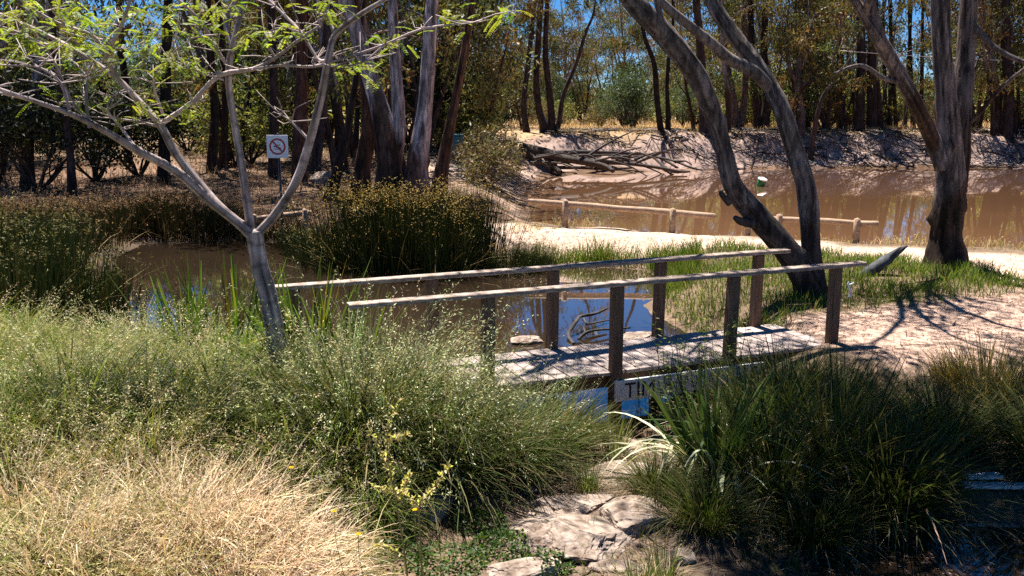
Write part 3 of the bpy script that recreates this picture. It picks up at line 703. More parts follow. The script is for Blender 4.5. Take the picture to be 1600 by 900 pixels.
for k, (px, Y, T, sc) in enumerate([(60, 31, T_A, .85), (20, 36, T_B, .9), (380, 38, T_B, .95), (450, 42, T_A, 1), (540, 36, T_A, 1.0), (640, 34, T_B, 1.0), (600, 42, T_D, 1.0), (700, 46, T_A, 1.0), (760, 50, T_B, 1.0), (-40, 30, T_D, .9), (385, 50, T_D, .9), (90, 46, T_C, .9)]):
    put(T, gY(px, Y) - Vector((0, 0, .1)), k * 2.1, sc, 'gum tree in the shady wood behind the pond, among many alike', 'gums of the wood behind the pond')
for k in range(14):
    px = 815 + 275 * (k + r.uniform(.1, .9)) / 14; Y = r.uniform(84, 112)
    put([T_D, T_C, T_B, T_A][k % 4], gY(px, Y) - Vector((0, 0, .1)), r.uniform(0, 6.28), maxh(900, Y) / 14.5, 'gum tree in the wood across the lake, among many alike', 'gums of the wood across the lake')
for k in range(12):
    px = 110 + 250 * (k + r.uniform(.1, .9)) / 12; Y = r.uniform(88, 125)
    put([T_D, T_C, T_B, T_A][k % 4], gY(px, Y) - Vector((0, 0, .1)), r.uniform(0, 6.28), maxh(200, Y) / 14.5, 'gum tree in the shady wood behind the pond, among many alike', 'gums of the wood behind the pond')
# shrubs
for k in range(46):
    px = r.uniform(840, 1640); Y = r.uniform(66, 105); g = ground_at(px, Y)
    T = [S_A, S_A, S_B, S_C][r.integers(0, 4)]
    put(T, g - Vector((0, 0, .05)), r.uniform(0, 6.28), min(maxh(px, Y) / 4, r.uniform(.7, 1.35)), 'leafy shrub in the scrub across the lake, among many alike', 'shrubs of the scrub across the lake')
for k in range(40):
    px = r.uniform(-120, 770); Y = r.uniform(38, 75); g = ground_at(px, Y)
    if sd_poly(np.array([g.x]), np.array([g.y]), LAKE)[0] < 2: continue
    T = [S_A, S_D, S_B, S_D, S_C][r.integers(0, 5)]
    if 670 < px < 760 and Y < 43: continue
    put(T, g - Vector((0, 0, .05)), r.uniform(0, 6.28), r.uniform(.6, 1.2), 'leafy shrub under the gums behind the pond, among many alike', 'shrubs of the wood behind the pond')
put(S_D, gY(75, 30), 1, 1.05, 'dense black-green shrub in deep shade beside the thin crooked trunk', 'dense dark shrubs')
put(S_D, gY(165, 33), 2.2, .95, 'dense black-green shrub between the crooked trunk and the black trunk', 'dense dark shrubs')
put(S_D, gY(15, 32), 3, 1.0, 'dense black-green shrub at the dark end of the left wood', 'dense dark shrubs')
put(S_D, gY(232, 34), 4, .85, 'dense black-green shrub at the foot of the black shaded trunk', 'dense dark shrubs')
put(S_C, gY(1058, 74), .5, .9, 'upright blue-green conifer-like shrub right of the paired black stems')
put(S_B, gY(760, 38), .5, .95, 'dry twiggy shrub where the bank meets the fallen log')
put(S_B, gY(765, 33), 1.9, .8, 'dry twiggy shrub on the bank above the reeds')
put(S_A, gY(752, 44), 1.2, 1.25, 'tall bright shrub beside the slim slanting gum')
put(T_C, gY(770, 44), 2.0, .82, 'low gum with drooping rusty foliage above the bank shrubs')
put(T_C, gY(712, 47), 4.0, .9, 'low gum with drooping rusty foliage behind the teal bin')
put(T_C, gY(500, 40), 1.0, .85, 'low gum filling the gap between the sign and the forked gum')
put(T_C, gY(390, 46), 3.0, .9, 'low gum far behind the no swimming sign')

# unseen tree added beside the view so its crown shades the creek bed
sh = tree_from(gum(105, 13, .3, .5, 1, .06, 130, .9, .2, .055, GUMDARK, 9, spread=1.25, level=3), 'gum_tree', 'unseen broad gum added beside the creek to shade the right tussocks')
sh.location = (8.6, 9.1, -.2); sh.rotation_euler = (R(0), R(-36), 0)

# ------------------------------------------------------------------ foreground sapling
def sapling():
    r = np.random.default_rng(77); Y0 = 8.5
    base = at(447, 640, Y0); base.z = tz(base.x, base.y)
    t = thing('sapling_tree', 'pale smooth-barked young tree forking low, with bright feathery leaf sprays', 'tree', base)
    bv = np.array(base); sm = (.42, .335, .32)
    def cf(V): 
        return np.array(sm) * (1 + .12 * np.sin(V[:, 2:3] * 14) * np.sin(V[:, 0:1] * 9))
    def br(acc, pts, n=10, sub=4, rough=.03, wk=.92, bk=0.0):
        P = np.array([np.array(at(px, py, Y)) - bv for px, py, Y, w in pts]); Rr = np.array([wpx(w, Y) * .5 * wk for px, py, Y, w in pts])
        tube(acc, P, Rr, n, sub=sub, rough=rough, r=r, colfn=cf, bark=bk, ring=True); return P
    acc = Acc()
    br(acc, [(447, 655, 8.5, 36), (440, 590, 8.5, 30), (430, 520, 8.5, 30), (418, 460, 8.5, 29), (405, 410, 8.5, 27), (397, 362, 8.5, 26)], 18, 18, wk=1.0, bk=.45)
    obj('trunk', acc.mesh('trunk', M_sapbark, True), t)
    limbs = [
        [(397, 372, 8.5, 22), (372, 348, 8.45, 20), (330, 315, 8.35, 19), (275, 268, 8.2, 17), (215, 235, 8.0, 15), (165, 205, 7.8, 13), (115, 180, 7.6, 11), (60, 160, 7.4, 9), (0, 140, 7.2, 8), (-60, 118, 7.0, 6)],
        [(396, 365, 8.5, 20), (350, 330, 8.55, 20), (310, 285, 8.6, 18), (275, 240, 8.6, 17), (250, 195, 8.6, 15), (215, 155, 8.7, 12), (180, 120, 8.7, 10), (120, 80, 8.8, 9), (60, 48, 8.9, 7), (0, 22, 9.0, 6)],
        [(393, 365, 8.5, 19), (386, 315, 8.6, 17), (376, 250, 8.65, 15), (366, 190, 8.7, 14), (358, 140, 8.7, 13), (358, 100, 8.7, 14), (366, 60, 8.7, 11), (378, 15, 8.75, 10), (392, -40, 8.8, 8)],
        [(402, 366, 8.5, 19), (430, 335, 8.5, 18), (462, 285, 8.45, 18), (484, 220, 8.4, 17), (502, 150, 8.3, 16), (512, 95, 8.2, 14), (524, 55, 8.2, 13), (560, 25, 8.1, 10), (600, 0, 8.0, 8), (640, -25, 7.9, 6)],
    ]
    twigs = [
        [(250, 195, 8.6, 9), (300, 160, 8.5, 8), (342, 118, 8.45, 8), (395, 108, 8.4, 7), (430, 90, 8.35, 6), (470, 60, 8.3, 5), (500, 40, 8.2, 4)],
        [(395, 108, 8.4, 6), (440, 102, 8.3, 5), (490, 104, 8.25, 5), (540, 90, 8.1, 4), (600, 70, 8.0, 4), (660, 45, 7.9, 3.5), (740, 35, 7.8, 2.5)],
        [(512, 95, 8.2, 7), (496, 92, 8.3, 6), (470, 50, 8.4, 6), (430, 10, 8.5, 5), (400, -20, 8.6, 4)],
        [(250, 192, 8.6, 8), (220, 165, 8.4, 7), (170, 100, 8.2, 7), (172, 75, 8.1, 8), (190, 40, 8.0, 6), (205, -5, 7.9, 5)],
        [(165, 205, 7.8, 6), (120, 170, 7.8, 5), (95, 120, 7.8, 5), (85, 95, 7.8, 4)],
        [(250, 198, 8.6, 6), (215, 190, 8.4, 4), (180, 185, 8.3, 3)],
        [(358, 105, 8.7, 7), (340, 80, 8.6, 6), (318, 40, 8.5, 6), (290, 10, 8.4, 5), (260, -15, 8.3, 4)],
        [(362, 70, 8.7, 9), (352, 30, 8.8, 8), (368, 0, 8.8, 7), (372, -30, 8.8, 6)],
        [(120, 80, 8.8, 8), (70, 70, 8.7, 7), (30, 52, 8.6, 6), (0, 42, 8.5, 5), (-40, 30, 8.4, 4)],
        [(180, 120, 8.7, 7), (150, 60, 8.6, 6), (100, 40, 8.5, 5), (60, 20, 8.4, 5), (20, -10, 8.3, 4)],
        [(140, 200, 7.7, 6), (135, 160, 7.7, 5), (136, 120, 7.75, 4)],
        [(110, 178, 7.6, 6), (95, 130, 7.6, 5), (60, 105, 7.6, 4), (10, 102, 7.5, 3)],
        [(215, 235, 8.0, 6), (190, 200, 8.1, 5), (168, 172, 8.1, 4), (175, 150, 8.1, 3)],
        [(430, 90, 8.35, 4), (415, 60, 8.35, 3), (428, 45, 8.3, 3)],
        [(484, 220, 8.4, 6), (455, 190, 8.45, 4), (440, 180, 8.5, 3)],
        [(60, 160, 7.4, 5), (20, 150, 7.35, 4), (-20, 140, 7.3, 3)],
        [(524, 55, 8.2, 8), (512, 25, 8.3, 6), (506, -10, 8.35, 5)],
        [(600, 70, 8.0, 3), (565, 98, 8.0, 3), (520, 104, 8.1, 3)],
        [(350, 125, 8.45, 4), (310, 112, 8.4, 3), (290, 105, 8.35, 2.5)],
        [(255, 180, 8.6, 5), (240, 130, 8.5, 4), (262, 90, 8.4, 3), (300, 60, 8.3, 3)],
    ]
    tips = []
    for l in limbs:
        a = Acc(); P = br(a, l, 12, 9, wk=.78, bk=.45); obj('branch', a.mesh('branch', M_sapbark, True), t)
    a = Acc()
    for l in twigs:
        P = br(a, l, 6, 3); tips += [P[-1], P[-2]]
        # side twiglets
        for q in range(1, len(P)):
            for s in range(5):
                d = r.normal(size=3); d[2] = abs(d[2]) * .5
                d /= np.linalg.norm(d); e = P[q] + d * r.uniform(.1, .42)
                tube(a, [P[q], (P[q] + e) / 2 + r.normal(size=3) * .02, e], [.006, .005, .003], 4, colfn=cf)
    o = obj('branch', a.mesh('twig', M_sapbark, True), t)
    # feathery sprays: rachis with paired leaflets
    ac = Acc()
    spots = [(150, 40), (120, 25), (170, 55), (100, 55), (70, 40), (40, 62), (20, 68), (200, 20), (230, 30), (245, 45), (275, 25), (300, 35), (310, 60), (290, 55), (185, 70), (140, 75), (215, 60), (160, 90), (120, 95), (90, 70), (50, 15), (20, 20),
             (250, 10), (285, 5), (330, 20), (410, 55), (425, 45), (440, 50), (390, 60), (455, 48), (285, 98), (268, 100), (240, 112), (298, 102), (510, 12), (500, 18), (525, 10), (485, 15), (700, 35), (690, 38), (720, 30), (790, 18), (780, 14),
             (560, 100), (545, 105), (590, 110), (575, 95), (130, 150), (150, 148), (85, 155), (215, 165), (225, 160), (200, 170), (275, 170), (285, 168), (30, 60), (10, 75), (610, 60), (590, 52), (180, 30), (60, 55), (110, 10), (330, 45), (350, 8), (10, 40), (215, 85), (150, 62)] + [(r.uniform(-10, 360), r.uniform(-5, 105)) for _ in range(20)]
    for (px, py) in spots:
        Y = 8.2 + r.normal() * .25
        c = np.array(at(px, py, Y)) - bv
        for q in range(r.integers(4, 8)):
            a0 = r.uniform(0, 6.28); L = r.uniform(.09, .2); c = np.array(at(px, py, Y)) - bv + r.normal(size=3) * np.array([.09, .12, .045])
            dd = np.array([math.cos(a0), math.sin(a0), r.uniform(-.7, .6)]); dd /= np.linalg.norm(dd)
            m = 12; s = np.linspace(.12, 1, m)
            pts = c + dd * (s[:, None] * L) + np.array([0, 0, -1]) * (s[:, None] ** 2) * L * .35
            sd = np.cross(dd, [0, 0, 1]); sd /= np.linalg.norm(sd)
            colr = pick([(.19, .23, .03, 2), (.13, .18, .025, 1), (.27, .28, .05, 1)], 1, r, .15)[0]
            for sg in (-1, 1):
                dv = sg * sd * 1.0 + dd * .45 + np.array([0, 0, -.25])
                leaves(ac, pts, np.repeat(dv[None], m, 0), np.full(m, .042) * (1 - .5 * (s - .4) ** 2), np.full(m, .013), np.repeat(colr[None], m, 0) * (1 + .1 * r.normal(size=(m, 1))), r, flat=np.array([[r.normal() * .5, r.normal() * .5, 1.0]]))
    obj('crown', ac.mesh('crown', M_soft), t)
sapling()

# ------------------------------------------------------------------ footbridge
def footbridge():
    A = Vector((1.11, 9.56, 0)); B = Vector((3.89, 10.72, 0)); u = (B - A).normalized(); n = Vector((-u.y, u.x, 0)); W = 1.04
    t = thing('footbridge', 'narrow timber footbridge with plank deck and two handrails over the pond outlet', 'bridge', A, 0)
    f = lambda s, w, z: u * s + n * w + Vector((0, 0, z))
    u2 = Vector((u.x * math.cos(-.07) - u.y * math.sin(-.07), u.x * math.sin(-.07) + u.y * math.cos(-.07), 0))
    S0, S1 = -3.3, 3.05
    rr = np.random.default_rng(3)
    bm = bmesh.new(); s = S0
    while s < S1:
        w = .172
        bm_box(bm, f(s + w / 2, W / 2, -.02 + rr.normal() * .002), (1.16 + rr.normal() * .012, w - .016, .04), ax=n, bev=.004); s += w
    # each plank lies across the bridge
    obj('deck', bm_mesh('deck', bm, M_deck), t)
    for w in (.1, W - .1):
        bm = bmesh.new(); bm_box(bm, f((S0 + S1) / 2, w, -.13), (S1 - S0 - .05, .09, .17), ax=u, bev=.006); obj('bearer', bm_mesh('bearer', bm, M_post), t)
    def bolts(po, s, w):
        for zz in (-.08, -.16):
            a = Acc(); q = np.array(f(s + .015, w - .0575, zz)); nn = np.array(n)
            tube(a, [q + nn * .01, q - nn * .008, q - nn * .014], [.014, .014, .01], 8); obj('bolt', a.mesh('bolt', M_steel), po)
    sp = 1.505
    near = [-sp, 0, sp, 2 * sp]; far = [-2 * sp, -sp + .02, .02, sp, 2 * sp]
    off = -.235                                   # the far row stands a little further along
    for s in near:
        bm = bmesh.new(); bm_box(bm, f(s, -.07, .2), (.125, .115, 1.52 + rr.normal() * .008), ax=(u.x, u.y, rr.normal() * .012), bev=.01); po = obj('post', bm_mesh('post', bm, M_post), t); bolts(po, s, -.07)
    for s in far:
        bm = bmesh.new(); bm_box(bm, f(s + off, W + .07, .2), (.125, .115, 1.52 + rr.normal() * .008), ax=(u.x, u.y, rr.normal() * .012), bev=.01); po = obj('post', bm_mesh('post', bm, M_post), t); bolts(po, s + off, W + .07)
    for w, a, b in ((-.07, -2.93, 3.42), (W + .07, -3.55, 3.25)):
        bm = bmesh.new(); s = a; k = 0
        L = (b - a) / 2
        for q in range(2):
            c = f(a + L * (q + .5), w, .983 + .003 * q)
            bm_box(bm, c, (L - .004, .145, .045), ax=u, bev=.006)
        o = obj('handrail', bm_mesh('handrail', bm, M_rail), t)
    # name board fixed to the near bearer
    bm = bmesh.new(); bm_box(bm, f(.94, -.155, -.2), (1.98, .03, .24), ax=u, bev=.003); b = obj('name_board', bm_mesh('name_board', bm, M_board), t)
    b['label'] = 'white name board with dark letters under the deck edge'
    def word(txt, s0, size):
        cu = bpy.data.curves.new('w', 'FONT'); cu.body = txt; cu.size = size; cu.extrude = .002
        tmp = bpy.data.objects.new('w', cu); C.objects.link(tmp)
        me = bpy.data.meshes.new_from_object(tmp); bpy.data.objects.remove(tmp)
        me.materials.clear(); me.materials.append(M_black)
        o = obj('lettering', me, b); p = f(s0, -.173, -.285)
        o.location = p; o.rotation_euler = (R(90), 0, math.atan2(u.y, u.x)); return o
    word('TIM', .06, .245); word('E', 1.74, .245)
footbridge()

# ------------------------------------------------------------------ log barriers
def barrier(label, ends, posts, zrail=.52, dia=.105, loc=None):
    A, B = [Vector(p) for p in ends]; A = Vector((A.x, A.y, tz(A.x, A.y))); B = Vector((B.x, B.y, tz(B.x, B.y)))
    t = thing('log_barrier', label, 'log barrier', A, 0, 'low log barriers'); d = B - A
    r = np.random.default_rng(int(abs(A.x) * 100)); acc = Acc()
    P = [np.array(d * k / 8) + np.array([0, 0, zrail + r.normal() * .006]) for k in range(9)]
    tube(acc, P, [dia * .5 * (1 + .05 * r.normal()) for _ in P], 10, sub=2, rough=.03, r=r)
    obj('rail', acc.mesh('rail', M_log, True), t)
    for s in posts:
        acc = Acc(); q = np.array(d * s) + np.array([0, -.09, 0])
        tube(acc, [q + np.array([0, 0, -.15]), q + np.array([0, 0, .3]), q + np.array([0, 0, zrail + .1])], [.078, .075, .072], 12, rough=.03, r=r)
        obj('post', acc.mesh('post', M_log, True), t)
e1 = gz(826, 352, 0); e2 = gz(1116, 362, 0)
barrier('long low log barrier with two posts between pale path and lake', (((e1[0]), e1[1], 0), (e2[0], e2[1], 0)), (.205, .78), .58, .15)
e1 = gz(1160, 366, 0); e2 = gz(1370, 377, 0)
barrier('shorter log barrier behind the bent gum trunks', ((e1[0], e1[1], 0), (e2[0], e2[1], 0)), (.03, .27, .84), .5, .13)
a = gY(398, 23.6); b = gY(490, 23.0)
barrier('weathered log barrier in shade below the no swimming sign', (a, b), (.08, .93), .72, .13)

# ------------------------------------------------------------------ no swimming sign
def swim_sign():
    g = gY(446, 22.4); px = 22.4 / F
    t = thing('prohibition_sign', 'white square no swimming sign on a thin dark post', 'sign', g)
    zc = at(445, 229, 22.4).z - g.z; w = 33 * px; h = 35 * px
    acc = Acc(); tube(acc, [(0, .03, -.2), (0, .03, zc + h / 2 + .04)], [.032, .032], 8); obj('post', acc.mesh('post', M_steel), t)
    bm = bmesh.new(); bm_box(bm, (-.015, -.012, zc), (w, .012, h), bev=.003); p = obj('plate', bm_mesh('plate', bm, M_white), t)
    yb = -.0205
    def poly(bm, pts): bm.faces.new([bm.verts.new((x - .015, yb, z + zc)) for x, z in pts])
    bm = bmesh.new(); R1, R2, n = 12.6 * px, 10.0 * px, 40
    for i in range(n):
        a, b_ = 2 * math.pi * i / n, 2 * math.pi * (i + 1) / n
        poly(bm, [(R2 * math.cos(a), R2 * math.sin(a)), (R2 * math.cos(b_), R2 * math.sin(b_)), (R1 * math.cos(b_), R1 * math.sin(b_)), (R1 * math.cos(a), R1 * math.sin(a))])
    k = 1.3 * px; c45 = math.cos(R(48)); s45 = math.sin(R(48)); q = R2 * 1.03
    yb = -.023
    poly(bm, [(-q * c45 - k * s45, q * s45 - k * c45), (-q * c45 + k * s45, q * s45 + k * c45), (q * c45 + k * s45, -q * s45 + k * c45), (q * c45 - k * s45, -q * s45 - k * c45)])
    obj('prohibition_ring', bm_mesh('ring', bm, M_red), p)
    yb = -.0195; bm = bmesh.new()
    def stroke(pts, w_):
        for (x0, z0), (x1, z1) in zip(pts[:-1], pts[1:]):
            dx, dz = x1 - x0, z1 - z0; l = math.hypot(dx, dz); ox, oz = -dz / l * w_ / 2, dx / l * w_ / 2
            poly(bm, [((x0 - ox) * px, (z0 - oz) * px), ((x1 - ox) * px, (z1 - oz) * px), ((x1 + ox) * px, (z1 + oz) * px), ((x0 + ox) * px, (z0 + oz) * px)])
    poly(bm, [((-4.6 + 1.2 * math.cos(a)) * px, (.3 + 1.2 * math.sin(a)) * px) for a in np.linspace(0, 6.28, 14)[:-1]])
    stroke([(-3.6, -.4), (-1, -1.2), (2.5, -1.6), (5.5, -2.6)], 1.3); stroke([(-1.4, -1.0), (.4, 2.2)], 1.2); stroke([(.4, 2.4), (2.4, 2.8), (4.6, 2.0)], 1.2)
    stroke([(-6.4, -3.4), (-4, -4.0), (-1.5, -3.6), (1, -4.2), (3.5, -3.8)], .9)
    obj('swimmer_symbol', bm_mesh('swimmer', bm, M_black), p)
swim_sign()

# ------------------------------------------------------------------ rocks, logs, small things
def rock(label, loc, size, seed, rz=0, name='rock', group=None, mat=None, sub_=5):
    bm = bmesh.new(); bmesh.ops.create_icosphere(bm, subdivisions=sub_, radius=1)
    rq = np.random.default_rng(int(seed * 10)); cuts = []
    for q in range(13):
        a = Vector(rq.normal(size=3)).normalized(); cuts.append((a, rq.uniform(.62, .9)))
    for v in bm.verts:
        p = v.co.copy()
        for a, c in cuts:
            e = v.co.dot(a) - c
            if e > 0: v.co -= a * e * .97
        q = v.co; d = mnoise.noise(p * 1.3 + Vector((seed, 0, 0))) * .16 + mnoise.noise(p * 5 + Vector((0, 0, seed))) * .05 + mnoise.noise(p * 13 + Vector((0, 0, seed))) * .028
        cr = abs(mnoise.noise(p * 1.9 + Vector((seed, seed, 0))))
        d -= .09 * max(0, 1 - cr / .05)                                        # cracks
        v.co = q * (1 + d)
        v.co = Vector((v.co.x * size[0], v.co.y * size[1], v.co.z * size[2])) * 1.12
    me = bm_mesh('rock', bm, mat or M_rock)
    o = obj(name, me); o.location = loc; o.rotation_euler = (0, 0, rz); tag(o, label, 'rock', group); return o
def g2(px, py, dz=0.0): 
    p = gp(px, py); return Vector((p.x, p.y, p.z + dz))
rk = 'rocks in the creek bed'
rock('large pale boulder with a flat top, biggest in the creek bed', g2(895, 850, .02), (.40, .46, .15), 1.3, .5, group=rk)
rock('brownish boulder touching the right side of the large pale boulder', g2(985, 815, .0), (.36, .28, .12), 5.1, 1.2, group=rk)
rock('long low slab just behind the large pale boulder', g2(890, 790, .0), (.38, .2, .09), 7.7, .1, group=rk)
rock('flat grey slab in shade between the strap plant and the slender grass', g2(965, 745, 0), (.42, .3, .09), 9.2, .3, group=rk)
rock('flat grey slab nearest the footbridge', g2(960, 700, 0), (.4, .3, .08), 12.4, 2.3, group=rk)
rock('small dark stone half under green creeping cover', g2(838, 860, 0), (.18, .16, .13), 14.4, 2.3, group=rk)
rock('pale stone under the grasses beside the yellow daisies', g2(650, 806, .0), (.36, .26, .12), 15.9, .8, group=rk)
rock('flat pale stone at the lower edge beside green creeping cover', g2(825, 898, 0), (.3, .16, .07), 17.2, .2, group=rk)
rock('small stone lying in dark litter right of the boulders', g2(1065, 880, .02), (.1, .08, .06), 19.2, .2, group=rk)
rock('pale stone lying in shallow pond water behind the bridge', Vector((*gz(822, 535, WZ), WZ + .02)), (.24, .14, .08), 21.2, .3, group='rocks in the pond')
rock('low pink rock at the pond edge behind the bridge posts', Vector((*gz(1000, 530, WZ), WZ + .0)), (.3, .2, .1), 23.2, .3, group='rocks in the pond')
rock('pale boulder among the trunks behind the no swimming sign', gY(512, 33) + Vector((0, 0, .1)), (.42, .35, .28), 25.2, .3)

for k in range(16):
    px = 830 + (k * 67) % 225; py = 770 + (k * 41) % 125
    q = gp(px, py); sz = .05 + .06 * ((k * 37) % 10) / 10
    rock('small broken stone beside the pale boulders, among many alike', q, (sz * 1.3, sz, sz * .6), 30 + k * 1.7, k, name='stone', group='broken stones of the creek bed', sub_=3)
def dead_tree():
    g = gp(812, 242); base = Vector((at(812, 236, 50).x, 50, tz(at(812, 236, 50).x, 50)))
    t = thing('fallen_tree', 'dead fallen tree with bare grey branches lying into the lake', 'fallen tree', base)
    bv = np.array(base); r = np.random.default_rng(9)
    def br(pts, name='branch', n=9):
        acc = Acc(); P = np.array([np.array(at(px, py, Y)) - bv for px, py, Y, w in pts]); Rr = np.array([wpx(w, Y) * .68 for px, py, Y, w in pts])
        tube(acc, P, Rr, n, sub=4, rough=.1, r=r); obj(name, acc.mesh(name, M_dead, True), t)
    br([(800, 229, 52, 14), (815, 232, 51, 14), (845, 238, 50, 13), (875, 246, 49, 10), (910, 252, 48, 9), (945, 260, 47.5, 6), (958, 268, 47, 4)], 'trunk', 10)
    br([(850, 238, 50, 10), (858, 250, 49.5, 9), (868, 262, 49, 8), (876, 270, 48.5, 6)])
    br([(858, 240, 50, 6), (900, 238, 51, 6), (950, 239, 52, 5), (1000, 241, 52.5, 4), (1030, 246, 52, 3), (1058, 262, 51, 2.5)])
    br([(820, 234, 50.5, 8), (835, 246, 50, 7), (850, 256, 49.5, 6), (862, 266, 49, 4)])
    br([(905, 250, 48, 5), (940, 254, 49, 5), (985, 256, 50, 4), (1030, 262, 49.5, 4), (1062, 268, 49, 3), (1078, 268, 49, 2)])
    br([(925, 253, 48, 4), (960, 252, 49, 4), (985, 246, 51, 3), (1018, 242, 52, 2)])
    br([(1018, 243, 52, 3), (1035, 258, 51, 3), (1050, 268, 50, 3), (1074, 269, 50, 2)])
    br([(1016, 244, 52, 2.5), (1048, 250, 51, 2.5), (1080, 262, 50, 2.5), (1098, 266, 50, 1.5)])
    br([(870, 262, 49, 4), (910, 262, 49, 4), (950, 264, 48.6, 3), (990, 262, 49, 2)])
    for k in range(26):
        x0 = r.uniform(815, 1060); y0 = r.uniform(240, 262); Y1 = r.uniform(47, 51); L = r.uniform(25, 95); sl = r.normal() * .22 + .08
        br([(x0 + L * q, y0 + L * q * sl + r.normal() * 1.6 - 5 * math.sin(q * 3), Y1 + q * r.normal() * .3, max(1.2, (4.2 - 3 * q) * r.uniform(.6, 1.1))) for q in (0, .33, .66, 1)], n=6)
    br([(945, 250, 49, 2), (952, 258, 48.5, 2), (960, 268, 48, 2)])
dead_tree()
def branch_thing(name, label, polys, Y0, cat, mat=M_dead, zoff=None, group=None, sides=7):
    b0 = polys[0][0]; base = at(b0[0], b0[1], b0[2])
    t = thing(name, label, cat, base, 0, group); bv = np.array(base); r = np.random.default_rng(13)
    for k, pts in enumerate(polys):
        acc = Acc()
        P = np.array([np.array(at(px, py, Y)) - bv for px, py, Y, w in pts]); Rr = np.array([wpx(w, Y) * .5 for px, py, Y, w in pts])
        tube(acc, P, Rr, sides, sub=4, rough=.08, r=r); obj('limb' if k == 0 else 'branch', acc.mesh('branch', mat, True), t)
    return t
def pw(px, py, w, dz=0.0):
    x, y = gz(px, py, WZ + dz); return (px, py, y, w)
branch_thing('dead_branch', 'dead forked branch standing out of the reflecting pond behind the bridge', [
    [pw(896, 538, 6), pw(888, 522, 7, .06), pw(902, 500, 6, .2), pw(908, 494, 5, .22), pw(930, 490, 5, .2), pw(948, 482, 4, .22)],
    [pw(904, 530, 5), pw(915, 520, 5, .08), pw(930, 516, 4, .1), pw(955, 514, 4, .08), pw(985, 512, 3, .06)],
    [pw(912, 498, 4, .2), pw(918, 506, 3, .16), pw(935, 503, 3, .16), pw(952, 500, 2, .16)],
    [pw(915, 520, 3, .08), pw(912, 510, 2, .12), pw(922, 504, 2, .15)]], 13, 'branch')
def slog():
    g1 = gp(1350, 432); 
    t = branch_thing('dead_log', 'short splintered blue-grey log tilting out of the grass by the stout gum', [
        [(1345, 434, 15.2, 20), (1362, 422, 15.25, 20), (1380, 410, 15.3, 19), (1396, 398, 15.35, 13), (1408, 390, 15.4, 9), (1418, 384, 15.4, 3)],
        [(1388, 404, 15.3, 11), (1398, 394, 15.3, 7), (1408, 386, 15.3, 2)]], 15, 'log', mat=noisy_mat('weathered_log', (.022, .025, .03), (.085, .09, .1), 5, (2, 2, 2), .8, .6))
slog()
branch_thing('pale_stick', 'short bleached white stick upright in the grass by the bridge end', [
    [(1328, 464, 13.2, 5), (1329, 455, 13.2, 4.5), (1325, 446, 13.2, 4), (1326, 440, 13.2, 2)], [(1326, 446, 13.2, 3), (1334, 442, 13.2, 2)]], 13, 'stick', mat=M_board)

def bucket():
    x, y = gz(1187, 292, WZ); y = 42
    p = at(1187, 293, 42); t = thing('green_drum', 'small green drum with white rim floating tilted in the lake', 'drum', (p.x, p.y, WZ - .1)); t.rotation_euler = (R(14), R(12), 0)
    acc = Acc(); tube(acc, [(0, 0, 0), (0, 0, .1), (0, 0, .25), (0, 0, .42)], [.17, .19, .2, .205], 18); obj('body', acc.mesh('body', M_green, True), t)
    acc = Acc(); tube(acc, [(0, 0, .42), (0, 0, .44), (0, 0, .48), (0, 0, .49)], [.205, .225, .225, .18], 18); obj('rim', acc.mesh('rim', M_white, True), t)
bucket()
def teal():
    Y = 41; p = gY(716, Y); zc = at(716, 216, Y).z; s = Y / F
    t = thing('rubbish_bin', 'teal bin partly hidden by thin stems beside the slanting gum', 'bin', (p.x, Y, p.z), .25)
    H = at(716, 212, Y).z - p.z
    bm = bmesh.new(); bm_box(bm, (0, 0, H / 2), (19 * s, 15 * s, H), bev=.03)
    for v in bm.verts:
        if v.co.z < H * .5: v.co.x *= .85; v.co.y *= .85
    obj('body', bm_mesh('body', bm, M_teal), t)
    bm = bmesh.new(); bm_box(bm, (0, 0, H + .035), (21 * s, 17 * s, .07), bev=.02); obj('lid', bm_mesh('lid', bm, M_teal), t)
teal()
# cable across the right side, tied between two bank trees
acc = Acc(); A = np.array(at(1310, 79, 60)); B = np.array(at(1800, 100, 60))
tube(acc, [A + (B - A) * s - np.array([0, 0, .5 * 4 * s * (1 - s) * .35]) for s in np.linspace(0, 1, 12)], [.028] * 12, 5)
tag(obj('overhead_cable', acc.mesh('overhead_cable', M_cable)), 'pale cable strung level between the bank trees behind the stout gum', 'cable')
# boards at the right edge
for k, (px, py, L, lab) in enumerate([(1555, 767, .5, 'weathered pale board lying in shade, the longer front one'), (1535, 754, .28, 'weathered pale board lying in shade behind the longer board')]):
    p = gp(px, py); bm = bmesh.new(); bm_box(bm, (0, 0, .05), (L * 1.15, .09, .035), ax=(1, -.05 + .1 * k, 0), bev=.004)
    o = obj('loose_board', bm_mesh('loose_board', bm, M_board)); o.location = p; tag(o, lab, 'board', 'boards by the puddle')

